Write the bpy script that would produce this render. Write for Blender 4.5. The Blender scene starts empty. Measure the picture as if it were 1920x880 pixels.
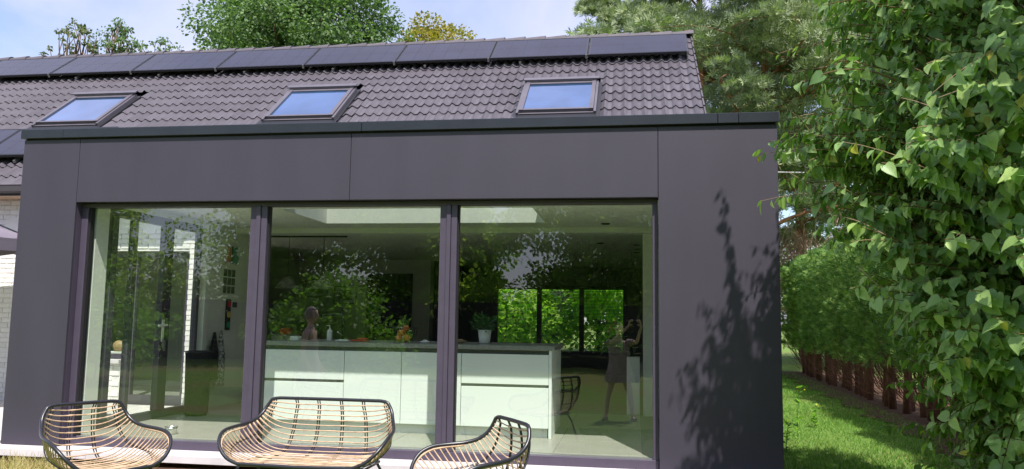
import bpy, math, random
import numpy as np
from mathutils import Vector, Matrix
random.seed(7)
rng = np.random.default_rng(7)
sc = bpy.context.scene
col = sc.collection
R = math.radians

# ---------------------------------------------------------------- camera
YAW, PITCH, ROLL = R(8.780), R(6.105), R(0.8455)
CAM = Vector((0.0, -7.2, 1.19))
def cam_axes():
    f = Vector((-math.sin(YAW) * math.cos(PITCH), math.cos(YAW) * math.cos(PITCH), math.sin(PITCH)))
    r = Vector((math.cos(YAW), math.sin(YAW), 0))
    u = r.cross(f)
    return math.cos(ROLL) * r + math.sin(ROLL) * u, -math.sin(ROLL) * r + math.cos(ROLL) * u, f
cr, cu, cf = cam_axes()
cd = bpy.data.cameras.new('camera')
cd.sensor_width = 36
cd.lens = 1502.4 / 1920 * 36
cd.clip_start = 0.02
cd.clip_end = 2000
cam = bpy.data.objects.new('camera', cd)
col.objects.link(cam)
cam.matrix_world = Matrix(((cr.x, cu.x, -cf.x, CAM.x), (cr.y, cu.y, -cf.y, CAM.y), (cr.z, cu.z, -cf.z, CAM.z), (0, 0, 0, 1)))
sc.camera = cam

# ---------------------------------------------------------------- sky and sun
SUN_DIR = Vector((0.33, -0.95, 1.54)).normalized()     # towards the sun
w = bpy.data.worlds.new('World')
sc.world = w
w.use_nodes = True
nt = w.node_tree
nt.nodes.clear()
out = nt.nodes.new('ShaderNodeOutputWorld')
bg = nt.nodes.new('ShaderNodeBackground')
sky = nt.nodes.new('ShaderNodeTexSky')
sky.sky_type = 'NISHITA'
sky.sun_disc = False
sky.sun_elevation = math.asin(SUN_DIR.z)
sky.sun_rotation = math.atan2(SUN_DIR.x, SUN_DIR.y)
sky.air_density = 1.0
sky.dust_density = 0.6
sky.ozone_density = 1.6
tc = nt.nodes.new('ShaderNodeTexCoord')
mp = nt.nodes.new('ShaderNodeMapping')
mp.inputs['Scale'].default_value = (1.0, 1.0, 2.6)
mp.inputs['Location'].default_value = (0.35, 0.1, 0.2)
nz = nt.nodes.new('ShaderNodeTexNoise')
nz.inputs['Scale'].default_value = 2.1
nz.inputs['Detail'].default_value = 7
nz.inputs['Roughness'].default_value = 0.55
nz.inputs['Distortion'].default_value = 0.4
rp = nt.nodes.new('ShaderNodeValToRGB')
rp.color_ramp.elements[0].position = 0.34
rp.color_ramp.elements[0].color = (0.12, 0.12, 0.12, 1)
rp.color_ramp.elements[1].position = 0.66
rp.color_ramp.elements[1].color = (0.92, 0.92, 0.92, 1)
mx = nt.nodes.new('ShaderNodeMix')
mx.data_type = 'RGBA'
mx.inputs['B'].default_value = (4.6, 4.6, 6.1, 1)
nt.links.new(tc.outputs['Generated'], mp.inputs['Vector'])
nt.links.new(mp.outputs['Vector'], nz.inputs['Vector'])
nt.links.new(nz.outputs['Fac'], rp.inputs['Fac'])
nt.links.new(rp.outputs['Color'], mx.inputs['Factor'])
nt.links.new(sky.outputs['Color'], mx.inputs['A'])
nt.links.new(mx.outputs['Result'], bg.inputs['Color'])
bg.inputs['Strength'].default_value = 0.14
nt.links.new(bg.outputs['Background'], out.inputs['Surface'])

sl = bpy.data.lights.new('sun', 'SUN')
sl.energy = 4.6
sl.angle = R(0.53)
sl.color = (1.0, 0.955, 0.90)
so = bpy.data.objects.new('sun', sl)
col.objects.link(so)
so.location = (6, -14, 26)
so.rotation_euler = SUN_DIR.to_track_quat('Z', 'Y').to_euler()

vs = sc.view_settings
vs.view_transform = 'Standard'
vs.look = 'None'
vs.exposure = 0.58
vs.gamma = 1
vs.use_curve_mapping = False
sc.render.engine = 'CYCLES'
sc.cycles.max_bounces = 9
sc.cycles.diffuse_bounces = 5
sc.cycles.glossy_bounces = 5
sc.cycles.transparent_max_bounces = 24
sc.cycles.transmission_bounces = 8
sc.cycles.caustics_reflective = False
sc.cycles.caustics_refractive = False
sc.cycles.sample_clamp_indirect = 6
sc.cycles.use_denoising = True

# ---------------------------------------------------------------- materials
MATS = {}
def mat(name, c, rough=0.6, spec=0.5, metal=0.0, var=0.0, vscale=6.0, bump=0.0, bscale=60.0, island=0.0, trans=0.0, c2=None, coat=0.0, stretch=None, tcol=None):
    """Principled material: colour varied by noise and (island) from piece to piece, noise bump, optional translucency for leaves."""
    m = bpy.data.materials.new(name)
    m.use_nodes = True
    n = m.node_tree
    b = n.nodes['Principled BSDF']
    L = n.links
    b.inputs['Roughness'].default_value = rough
    b.inputs['Specular IOR Level'].default_value = spec
    b.inputs['Metallic'].default_value = metal
    b.inputs['Coat Weight'].default_value = coat
    c = tuple(c) + (1,)
    b.inputs['Base Color'].default_value = c
    t = n.nodes.new('ShaderNodeTexCoord')
    vec = t.outputs['Object']
    if stretch:
        mpn = n.nodes.new('ShaderNodeMapping')
        mpn.inputs['Scale'].default_value = stretch
        L.new(vec, mpn.inputs['Vector'])
        vec = mpn.outputs['Vector']
    cur = None
    if var or c2:
        nn = n.nodes.new('ShaderNodeTexNoise')
        nn.inputs['Scale'].default_value = vscale
        nn.inputs['Detail'].default_value = 5
        L.new(vec, nn.inputs['Vector'])
        r = n.nodes.new('ShaderNodeValToRGB')
        lo = tuple(max(0, x * (1 - var)) for x in c[:3]) + (1,)
        hi = (tuple(c2) + (1,)) if c2 else tuple(min(1, x * (1 + var)) for x in c[:3]) + (1,)
        r.color_ramp.elements[0].position, r.color_ramp.elements[1].position = 0.33, 0.67
        r.color_ramp.elements[0].color, r.color_ramp.elements[1].color = lo, hi
        L.new(nn.outputs['Fac'], r.inputs['Fac'])
        cur = r.outputs['Color']
    if island:
        g = n.nodes.new('ShaderNodeNewGeometry')
        oi = n.nodes.new('ShaderNodeObjectInfo')
        ad = n.nodes.new('ShaderNodeMath'); ad.operation = 'ADD'
        L.new(g.outputs['Random Per Island'], ad.inputs[0]); L.new(oi.outputs['Random'], ad.inputs[1])
        fr = n.nodes.new('ShaderNodeMath'); fr.operation = 'FRACT'
        L.new(ad.outputs[0], fr.inputs[0])
        hs = n.nodes.new('ShaderNodeHueSaturation')
        mr = n.nodes.new('ShaderNodeMapRange')
        mr.inputs['To Min'].default_value = 1 - island
        mr.inputs['To Max'].default_value = 1 + island
        L.new(fr.outputs[0], mr.inputs['Value'])
        L.new(mr.outputs['Result'], hs.inputs['Value'])
        mh = n.nodes.new('ShaderNodeMapRange')
        mh.inputs['To Min'].default_value = 0.5 + 0.035 * min(1, island * 2)
        mh.inputs['To Max'].default_value = 0.5 - 0.03 * min(1, island * 2)
        L.new(fr.outputs[0], mh.inputs['Value'])
        if trans:
            L.new(mh.outputs['Result'], hs.inputs['Hue'])
        if cur: L.new(cur, hs.inputs['Color'])
        else: hs.inputs['Color'].default_value = c
        cur = hs.outputs['Color']
    if cur: L.new(cur, b.inputs['Base Color'])
    if bump:
        bn = n.nodes.new('ShaderNodeTexNoise')
        bn.inputs['Scale'].default_value = bscale
        bn.inputs['Detail'].default_value = 4
        L.new(vec, bn.inputs['Vector'])
        bp = n.nodes.new('ShaderNodeBump')
        bp.inputs['Strength'].default_value = bump
        bp.inputs['Distance'].default_value = 0.01
        L.new(bn.outputs['Fac'], bp.inputs['Height'])
        L.new(bp.outputs['Normal'], b.inputs['Normal'])
    if trans:
        tr = n.nodes.new('ShaderNodeBsdfTranslucent')
        if tcol: tr.inputs['Color'].default_value = tuple(tcol) + (1,)
        elif cur:
            gm = n.nodes.new('ShaderNodeMix'); gm.data_type = 'RGBA'; gm.blend_type = 'MULTIPLY'
            gm.inputs['Factor'].default_value = 1
            gm.inputs['B'].default_value = (1.5, 1.9, 0.7, 1)
            L.new(cur, gm.inputs['A']); L.new(gm.outputs['Result'], tr.inputs['Color'])
        ms = n.nodes.new('ShaderNodeMixShader')
        ms.inputs['Fac'].default_value = trans
        L.new(b.outputs['BSDF'], ms.inputs[1]); L.new(tr.outputs['BSDF'], ms.inputs[2])
        L.new(ms.outputs['Shader'], n.nodes['Material Output'].inputs['Surface'])
    MATS[name] = m
    return m

def glass(name, tint, refl=2.4, base=0.03, rcol=(1, 1, 1), wavy=0.0):
    """A pane: clear with a tint, mirror reflection growing with the Fresnel angle (two panes of double glazing)."""
    m = bpy.data.materials.new(name)
    m.use_nodes = True
    n = m.node_tree
    n.nodes.clear()
    o = n.nodes.new('ShaderNodeOutputMaterial')
    tr = n.nodes.new('ShaderNodeBsdfTransparent'); tr.inputs['Color'].default_value = tuple(tint) + (1,)
    gl = n.nodes.new('ShaderNodeBsdfGlossy'); gl.inputs['Roughness'].default_value = 0.0
    gl.inputs['Color'].default_value = tuple(rcol) + (1,)
    fr = n.nodes.new('ShaderNodeFresnel'); fr.inputs['IOR'].default_value = 1.5
    # thin sheet: keep the Fresnel term the same from both sides
    g = n.nodes.new('ShaderNodeNewGeometry')
    iv = n.nodes.new('ShaderNodeMix'); iv.data_type = 'FLOAT'
    iv.inputs[2].default_value = 1.5; iv.inputs[3].default_value = 1 / 1.5
    n.links.new(g.outputs['Backfacing'], iv.inputs[0]); n.links.new(iv.outputs[0], fr.inputs['IOR'])
    ma = n.nodes.new('ShaderNodeMath'); ma.operation = 'MULTIPLY_ADD'; ma.use_clamp = True
    ma.inputs[1].default_value = refl; ma.inputs[2].default_value = base
    n.links.new(fr.outputs['Fac'], ma.inputs[0])
    if wavy:      # float glass is never quite flat
        tcx = n.nodes.new('ShaderNodeTexCoord')
        wn = n.nodes.new('ShaderNodeTexNoise'); wn.inputs['Scale'].default_value = 1.6; wn.inputs['Detail'].default_value = 1
        wb = n.nodes.new('ShaderNodeBump'); wb.inputs['Strength'].default_value = 1.0; wb.inputs['Distance'].default_value = wavy
        n.links.new(tcx.outputs['Object'], wn.inputs['Vector']); n.links.new(wn.outputs['Fac'], wb.inputs['Height']); n.links.new(wb.outputs['Normal'], gl.inputs['Normal'])
    mx = n.nodes.new('ShaderNodeMixShader')
    n.links.new(ma.outputs[0], mx.inputs['Fac']); n.links.new(tr.outputs[0], mx.inputs[1]); n.links.new(gl.outputs[0], mx.inputs[2])
    n.links.new(mx.outputs[0], o.inputs['Surface'])
    MATS[name] = m
    return m

M = MATS
mat('cladding', (0.046, 0.0395, 0.058), 0.50, 0.5, var=0.06, vscale=1.6, bump=0.12, bscale=220, stretch=(2.2, 2.2, 0.55))
mat('coping', (0.020, 0.023, 0.031), 0.32, 0.5, var=0.1, vscale=5)
mat('aluminium_dark', (0.072, 0.058, 0.088), 0.38, 0.5, var=0.05, vscale=9)
mat('gasket', (0.008, 0.008, 0.009), 0.6)
glass('window_glass', (0.93, 0.98, 0.93), 1.9, 0.04, wavy=0.0012)
glass('side_glass', (0.94, 0.97, 0.94), 1.3, 0.0)
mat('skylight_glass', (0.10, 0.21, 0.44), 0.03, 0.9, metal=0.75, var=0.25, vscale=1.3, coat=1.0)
mat('tile', (0.094, 0.083, 0.098), 0.58, 0.4, var=0.14, vscale=4, bump=0.25, bscale=90, island=0.11)
glass('rooflight_glass', (0.42, 0.45, 0.42), 1.3, 0.0)
mat('tile_ridge', (0.105, 0.092, 0.105), 0.6, 0.4, var=0.10, vscale=9, bump=0.25, bscale=90, island=0.08)
mat('roof_felt', (0.02, 0.02, 0.022), 0.9)
mat('window_leaf', (0.30, 0.43, 0.08), 0.5, 0.4, island=0.4, trans=0.6)
mat('pv_cell', (0.009, 0.008, 0.021), 0.25, 0.4, var=0.25, vscale=2.5, coat=0.25)
mat('pv_frame', (0.02, 0.02, 0.024), 0.4, 0.5)
mat('pv_back', (0.055, 0.055, 0.065), 0.4, 0.5)
mat('metal_clip', (0.35, 0.34, 0.34), 0.4, metal=0.8)
mat('skylight_metal', (0.125, 0.112, 0.132), 0.42, 0.5, metal=0.1, var=0.08)
mat('white_brick', (0.80, 0.775, 0.755), 0.7, 0.3, var=0.05, vscale=7, bump=0.35, bscale=70, island=0.05)
mat('white_mortar', (0.72, 0.69, 0.67), 0.85, 0.2, var=0.06, vscale=20, bump=0.4, bscale=90)
mat('gutter', (0.075, 0.066, 0.075), 0.4)
mat('soffit_wood', (0.62, 0.42, 0.28), 0.6, var=0.15, vscale=8)
mat('stone_sill', (0.62, 0.58, 0.60), 0.7, 0.3, var=0.08, vscale=6, bump=0.15, bscale=120)
mat('paving', (0.55, 0.53, 0.50), 0.8, 0.3, var=0.12, vscale=5, bump=0.2, bscale=80, island=0.08)
mat('plaster', (0.76, 0.76, 0.72), 0.85, 0.2, var=0.02)
mat('plaster_grey', (0.58, 0.58, 0.56), 0.85, 0.2, var=0.03)
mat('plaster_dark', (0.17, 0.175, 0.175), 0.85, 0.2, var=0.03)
mat('ceiling', (0.78, 0.78, 0.74), 0.9, 0.1)
mat('floor_tile', (0.40, 0.385, 0.34), 0.35, 0.5, var=0.06, vscale=3, island=0.03)
mat('grout', (0.30, 0.29, 0.27), 0.9)
mat('floor_dark', (0.26, 0.25, 0.23), 0.4, 0.4, var=0.1)
mat('cabinet', (0.80, 0.83, 0.82), 0.45, 0.4)
mat('worktop', (0.24, 0.245, 0.235), 0.4, 0.5, var=0.12, vscale=30)
mat('shadow_gap', (0.14, 0.145, 0.14), 0.6)
mat('black_metal', (0.012, 0.012, 0.014), 0.32, 0.5)
mat('chair_tube', (0.018, 0.018, 0.024), 0.33, 0.6)
mat('rattan', (0.56, 0.39, 0.26), 0.55, 0.4, var=0.22, vscale=16, island=0.12, bump=0.3, bscale=150)
mat('steel', (0.7, 0.7, 0.68), 0.3, metal=0.9)
mat('white_plastic', (0.8, 0.8, 0.78), 0.4)
mat('orange_skin', (0.75, 0.24, 0.04), 0.5, var=0.25, vscale=9, bump=0.3, bscale=140)
mat('red_item', (0.55, 0.05, 0.04), 0.5)
mat('dark_fabric', (0.02, 0.02, 0.024), 0.9, 0.1, var=0.3, vscale=30)
mat('curtain', (0.05, 0.05, 0.055), 0.95, 0.1)
mat('parasol', (0.19, 0.165, 0.20), 0.9, 0.1, var=0.08, vscale=4)
mat('grey_fabric', (0.30, 0.30, 0.31), 0.95, 0.1, var=0.15, vscale=25, bump=0.4, bscale=150)
mat('wood', (0.42, 0.27, 0.15), 0.5, var=0.2, vscale=5, stretch=(1, 8, 8))
mat('slat', (0.05, 0.055, 0.05), 0.5)
mat('print_paper', (0.7, 0.7, 0.68), 0.6)
mat('print_dark', (0.09, 0.09, 0.09), 0.6, var=0.8, vscale=22)
mat('art_red', (0.5, 0.12, 0.10), 0.7)
mat('art_teal', (0.06, 0.25, 0.26), 0.7)
mat('lamp_red', (0.6, 0.03, 0.03), 0.5)
mat('lamp_yellow', (0.7, 0.5, 0.1), 0.5)
mat('lamp_green', (0.03, 0.35, 0.2), 0.5)
mat('house_leaf', (0.055, 0.16, 0.035), 0.45, 0.5, island=0.3, trans=0.25)
mat('soil', (0.105, 0.062, 0.042), 0.95, 0.1, var=0.35, vscale=14, bump=0.8, bscale=60)
mat('bark', (0.13, 0.085, 0.06), 0.9, 0.1, var=0.4, vscale=14, bump=0.8, bscale=50, stretch=(1, 1, 0.25))
mat('pine_bark', (0.30, 0.15, 0.085), 0.9, 0.1, var=0.45, vscale=6, bump=0.8, bscale=30, stretch=(1, 1, 0.35))
mat('hedge_bark', (0.15, 0.075, 0.050), 0.95, 0.1, var=0.4, vscale=16, bump=0.8, bscale=60, stretch=(1, 1, 0.2))
mat('dry_twig', (0.34, 0.24, 0.18), 0.9, 0.1, var=0.3, vscale=8, island=0.3)
mat('shrub_leaf', (0.225, 0.345, 0.105), 0.46, 0.5, var=0.22, vscale=30, island=0.40, trans=0.28)
mat('shrub_leaf_yellow', (0.42, 0.40, 0.06), 0.5, 0.4, var=0.3, vscale=30, island=0.3, trans=0.25)
mat('shrub_stem', (0.16, 0.11, 0.05), 0.6, 0.3, var=0.2)
mat('thuja', (0.135, 0.245, 0.056), 0.6, 0.3, island=0.55, trans=0.16)
mat('oak_leaf', (0.115, 0.185, 0.068), 0.55, 0.4, island=0.4, trans=0.28)
mat('yellow_leaf', (0.27, 0.23, 0.045), 0.55, 0.4, island=0.4, trans=0.3)
mat('birch_leaf', (0.13, 0.15, 0.06), 0.55, 0.4, island=0.45, trans=0.3)
mat('pine_needle', (0.26, 0.31, 0.175), 0.55, 0.35, island=0.38, trans=0.2)
mat('bush_leaf', (0.17, 0.30, 0.06), 0.5, 0.4, island=0.4, trans=0.45)
mat('garden_leaf', (0.21, 0.30, 0.075), 0.5, 0.4, island=0.45, trans=0.62)
mat('mirror_leaf', (0.26, 0.33, 0.09), 0.5, 0.4, island=0.4, trans=0.65)
mat('grass_blade', (0.165, 0.30, 0.06), 0.6, 0.3, island=0.4, trans=0.35)
mat('dry_blade', (0.48, 0.40, 0.19), 0.7, 0.2, island=0.3, trans=0.3)
mat('fence_board', (0.035, 0.034, 0.036), 0.8, 0.2, var=0.3, vscale=6)
mat('wire', (0.45, 0.43, 0.42), 0.6)
mat('skin', (0.80, 0.57, 0.47), 0.5, 0.4, var=0.08, vscale=9)
mat('hair_brown', (0.10, 0.055, 0.035), 0.6, 0.3, var=0.4, vscale=40)
mat('hair_grey', (0.35, 0.30, 0.27), 0.6, 0.3, var=0.3, vscale=40)
mat('dress', (0.42, 0.33, 0.33), 0.9, 0.1, var=0.3, vscale=18, c2=(0.62, 0.50, 0.48))
mat('swimwear', (0.50, 0.44, 0.42), 0.8, 0.2)
mat('phone', (0.03, 0.05, 0.10), 0.2, 0.6)
mat('flower_yellow', (0.85, 0.62, 0.02), 0.6)
def lawn_mat():
    m = mat('lawn', (0.085, 0.135, 0.030), 0.95, 0.1, bump=0.9, bscale=45)
    n = m.node_tree
    b = n.nodes['Principled BSDF']
    t = n.nodes.new('ShaderNodeTexCoord')
    n1 = n.nodes.new('ShaderNodeTexNoise'); n1.inputs['Scale'].default_value = 38; n1.inputs['Detail'].default_value = 6
    n2 = n.nodes.new('ShaderNodeTexNoise'); n2.inputs['Scale'].default_value = 0.35; n2.inputs['Detail'].default_value = 4
    r1 = n.nodes.new('ShaderNodeValToRGB')
    r1.color_ramp.elements[0].position, r1.color_ramp.elements[1].position = 0.3, 0.72
    r1.color_ramp.elements[0].color, r1.color_ramp.elements[1].color = (0.075, 0.125, 0.025, 1), (0.20, 0.31, 0.07, 1)
    r2 = n.nodes.new('ShaderNodeValToRGB')
    r2.color_ramp.elements[0].position, r2.color_ramp.elements[1].position = 0.47, 0.62
    r2.color_ramp.elements[0].color, r2.color_ramp.elements[1].color = (0, 0, 0, 1), (0.6, 0.6, 0.6, 1)
    mx = n.nodes.new('ShaderNodeMix'); mx.data_type = 'RGBA'; mx.inputs['B'].default_value = (0.20, 0.16, 0.075, 1)
    n.links.new(t.outputs['Object'], n1.inputs['Vector']); n.links.new(t.outputs['Object'], n2.inputs['Vector'])
    n.links.new(n1.outputs['Fac'], r1.inputs['Fac']); n.links.new(n2.outputs['Fac'], r2.inputs['Fac'])
    n.links.new(r1.outputs['Color'], mx.inputs['A']); n.links.new(r2.outputs['Color'], mx.inputs['Factor'])
    n.links.new(mx.outputs['Result'], b.inputs['Base Color'])
lawn_mat()

# ---------------------------------------------------------------- builders
def tag(o, label=None, cat=None, group=None, kind=None):
    if label: o['label'] = label
    if cat: o['category'] = cat
    if group: o['group'] = group
    if kind: o['kind'] = kind
    return o
def place(o, parent):
    col.objects.link(o)
    if parent is not None:
        o.parent = parent
        p, off = parent, Vector((0, 0, 0))
        if not parent.get('_local'):
            while p is not None:
                off += p.location
                p = p.parent
            o.location = -off
        else:
            o['_local'] = 1
def thing(name, label, cat, loc=(0, 0, 0), rz=0.0, group=None, local=False, kind=None):
    """Empty at the thing's base. local: its parts are drawn in its own coordinates, else in world coordinates."""
    o = bpy.data.objects.new(name, None)
    o.empty_display_size = 0.1
    col.objects.link(o)
    o.location = loc
    o.rotation_euler = (0, 0, rz)
    if local: o['_local'] = 1
    return tag(o, label, cat, group, kind)

class MB:
    def __init__(s): s.v, s.f = [], []
    def add(s, v, f):
        k = len(s.v)
        s.v += [tuple(p) for p in v]
        s.f += [tuple(i + k for i in q) for q in f]
        return s
    def quad(s, a, b, c, d): return s.add([a, b, c, d], [(0, 1, 2, 3)])
    def box(s, x0, x1, y0, y1, z0, z1, c=0.0):
        if x0 > x1: x0, x1 = x1, x0
        if y0 > y1: y0, y1 = y1, y0
        if z0 > z1: z0, z1 = z1, z0
        if c <= 0:
            v = [(x, y, z) for z in (z0, z1) for y in (y0, y1) for x in (x0, x1)]
            return s.add(v, [(0, 2, 3, 1), (4, 5, 7, 6), (0, 1, 5, 4), (2, 6, 7, 3), (0, 4, 6, 2), (1, 3, 7, 5)])
        c = min(c, (x1 - x0) / 2.01, (y1 - y0) / 2.01, (z1 - z0) / 2.01)
        X, Y, Z = (x0, x1), (y0, y1), (z0, z1)
        v, ix = [], {}
        for i in (0, 1):
            for j in (0, 1):
                for k in (0, 1):
                    sx, sy, sz = (c if i == 0 else -c), (c if j == 0 else -c), (c if k == 0 else -c)
                    for ax in range(3):
                        ix[i, j, k, ax] = len(v)
                        v.append((X[i] + (sx if ax != 0 else 0), Y[j] + (sy if ax != 1 else 0), Z[k] + (sz if ax != 2 else 0)))
        f = []
        for e in (0, 1):
            f.append([ix[e, 0, 0, 0], ix[e, 1, 0, 0], ix[e, 1, 1, 0], ix[e, 0, 1, 0]][:: (-1 if e == 0 else 1)])
            f.append([ix[0, e, 0, 1], ix[1, e, 0, 1], ix[1, e, 1, 1], ix[0, e, 1, 1]][:: (1 if e == 0 else -1)])
            f.append([ix[0, 0, e, 2], ix[1, 0, e, 2], ix[1, 1, e, 2], ix[0, 1, e, 2]][:: (-1 if e == 0 else 1)])
        for a in (0, 1):
            for b in (0, 1):
                f.append([ix[a, b, 0, 0], ix[a, b, 1, 0], ix[a, b, 1, 1], ix[a, b, 0, 1]])
                f.append([ix[a, 0, b, 0], ix[a, 1, b, 0], ix[a, 1, b, 2], ix[a, 0, b, 2]])
                f.append([ix[0, a, b, 1], ix[1, a, b, 1], ix[1, a, b, 2], ix[0, a, b, 2]])
        for i in (0, 1):
            for j in (0, 1):
                for k in (0, 1):
                    f.append([ix[i, j, k, 0], ix[i, j, k, 1], ix[i, j, k, 2]])
        return s.add(v, f)
    def tube(s, pts, rad, n=8, closed=False, cap=True):
        P = [Vector(p) for p in pts]
        m = len(P)
        if not hasattr(rad, '__len__'): rad = [rad] * m
        T = []
        for i in range(m):
            a = P[(i - 1) % m] if (closed or i > 0) else P[i]
            b = P[(i + 1) % m] if (closed or i < m - 1) else P[i]
            d = b - a
            T.append(d.normalized() if d.length > 1e-9 else Vector((0, 0, 1)))
        up = Vector((0, 0, 1)) if abs(T[0].z) < 0.9 else Vector((1, 0, 0))
        nrm = (up - T[0] * up.dot(T[0])).normalized()
        v = []
        for i in range(m):
            nrm = (nrm - T[i] * nrm.dot(T[i]))
            nrm = nrm.normalized() if nrm.length > 1e-6 else T[i].orthogonal().normalized()
            bi = T[i].cross(nrm)
            for k in range(n):
                a = 2 * math.pi * k / n
                v.append(P[i] + (nrm * math.cos(a) + bi * math.sin(a)) * rad[i])
        f = []
        for i in range(m if closed else m - 1):
            for k in range(n):
                a, b = i * n + k, i * n + (k + 1) % n
                c, d = ((i + 1) % m) * n + (k + 1) % n, ((i + 1) % m) * n + k
                f.append((a, b, c, d))
        if cap and not closed:
            f.append(tuple(range(n))[::-1])
            f.append(tuple((m - 1) * n + k for k in range(n)))
        return s.add(v, f)
    def lathe(s, prof, n=20, c=(0, 0, 0)):
        v, f = [], []
        for (r, z) in prof:
            for k in range(n):
                a = 2 * math.pi * k / n
                v.append((c[0] + r * math.cos(a), c[1] + r * math.sin(a), c[2] + z))
        for i in range(len(prof) - 1):
            for k in range(n):
                f.append((i * n + k, i * n + (k + 1) % n, (i + 1) * n + (k + 1) % n, (i + 1) * n + k))
        return s.add(v, f)
    def ball(s, c, r, n=12, m=8, e=(1, 1, 1)):
        prof = []
        for i in range(m + 1):
            a = -math.pi / 2 + math.pi * i / m
            prof.append((max(1e-4, r * math.cos(a)), r * math.sin(a)))
        k = len(s.v)
        s.lathe(prof, n)
        for i in range(k, len(s.v)):
            x, y, z = s.v[i]
            s.v[i] = (c[0] + x * e[0], c[1] + y * e[1], c[2] + z * e[2])
        return s
    def mesh(s, name, m, smooth=False):
        me = bpy.data.meshes.new(name)
        me.from_pydata(s.v, [], s.f)
        if m: me.materials.append(M[m])
        if smooth: me.polygons.foreach_set('use_smooth', [True] * len(me.polygons))
        me.update()
        return me
    def build(s, name, m, parent=None, smooth=False, **kw):
        o = bpy.data.objects.new(name, s.mesh(name, m, smooth))
        place(o, parent)
        return tag(o, **kw)

def inst(name, me, parent, loc=None, rot=None):
    """A piece that shares its mesh with its like; loc in world coordinates."""
    o = bpy.data.objects.new(name, me)
    place(o, parent)
    if loc is not None: o.location = o.location + Vector(loc)
    if rot is not None: o.rotation_euler = rot
    return o
def np_mesh(name, V, F, m, smooth=False):
    """V (n,3), F (m,k) as one mesh."""
    me = bpy.data.meshes.new(name)
    V = np.ascontiguousarray(V, dtype=np.float32); F = np.ascontiguousarray(F, dtype=np.int32)
    me.vertices.add(len(V)); me.vertices.foreach_set('co', V.ravel())
    k = F.shape[1]
    me.loops.add(F.size); me.loops.foreach_set('vertex_index', F.ravel())
    me.polygons.add(len(F))
    me.polygons.foreach_set('loop_start', np.arange(0, F.size, k, dtype=np.int32))
    me.polygons.foreach_set('loop_total', np.full(len(F), k, dtype=np.int32))
    if smooth: me.polygons.foreach_set('use_smooth', np.ones(len(F), dtype=bool))
    me.update(calc_edges=True)
    me.materials.append(M[m])
    return me
def np_obj(name, V, F, m, parent=None, smooth=False, **kw):
    o = bpy.data.objects.new(name, np_mesh(name, V, F, m, smooth))
    place(o, parent)
    return tag(o, **kw)
def nrmz(a): return a / np.maximum(np.linalg.norm(a, axis=-1, keepdims=True), 1e-9)
def frames(tip, nor):
    """Rotation matrices whose columns are side, tip, normal."""
    t = nrmz(tip)
    s_ = nrmz(np.cross(t, nor))
    n_ = np.cross(s_, t)
    return np.stack([s_, t, n_], axis=-1)
def scatter(tv, tf, pos, rot, scl):
    tv = np.asarray(tv, float); tf = np.asarray(tf, int)
    n, k = len(pos), len(tv)
    scl = np.asarray(scl, float)
    if scl.ndim == 1: scl = scl[:, None]
    V = np.einsum('nij,nkj->nki', rot, tv[None] * scl[:, None, :]) + pos[:, None, :]
    F = tf[None] + (np.arange(n) * k)[:, None, None]
    return V.reshape(-1, 3), F.reshape(-1, tf.shape[1])
def rand_unit(n): return nrmz(rng.normal(size=(n, 3)))

# leaf templates: side x, tip y, normal z
HEART_V = [(0, 0, 0), (-.30, -.05, .05), (-.43, .20, .09), (-.33, .52, .06), (-.14, .80, .0), (0, 1.0, -.08),
           (.14, .80, .0), (.33, .52, .06), (.43, .20, .09), (.30, -.05, .05), (0, .30, -.02), (0, .65, -.02)]
HEART_F = [(0, 10, 1), (1, 10, 2), (2, 10, 3), (10, 11, 3), (3, 11, 4), (4, 11, 5), (0, 9, 10), (9, 8, 10), (8, 7, 10), (10, 7, 11), (7, 6, 11), (6, 5, 11)]
LEAF_V = [(0, 0, 0), (-.32, .38, .08), (0, 1, -.04), (.32, .38, .08), (0, .45, -.03)]
LEAF_F = [(0, 4, 1), (1, 4, 2), (0, 3, 4), (3, 2, 4)]
QUAD_V = [(0, 0, 0), (-.38, .45, .06), (0, 1, 0), (.38, .45, .06)]
QUAD_F = [(0, 2, 1), (0, 3, 2)]

# ================================================================ SETTING: ground
def gz(x, y):
    """Height of the lawn: level by the house, falling gently towards the middle of the garden."""
    t = min(1.0, max(0.0, (-3.1 - y) / 4.0))
    t = t * t * (3 - 2 * t)
    return -0.23 - 0.38 * t
xs = [-400, -150, -60, -30] + [x * 0.8 for x in range(-25, 26)] + [30, 60, 150, 400]
ys = [-400, -150, -60, -30] + [y * 0.6 for y in range(-40, 50)] + [45, 80, 150, 400]
gm = MB()
for j, y in enumerate(ys):
    for i, x in enumerate(xs):
        gm.v.append((x, y, gz(x, y) + 0.012 * math.sin(x * 1.7) * math.sin(y * 1.3)))
W_ = len(xs)
for j in range(len(ys) - 1):
    for i in range(W_ - 1):
        gm.f.append((j * W_ + i, j * W_ + i + 1, (j + 1) * W_ + i + 1, (j + 1) * W_ + i))
gm.build('lawn', 'lawn', smooth=True, kind='structure')

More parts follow.
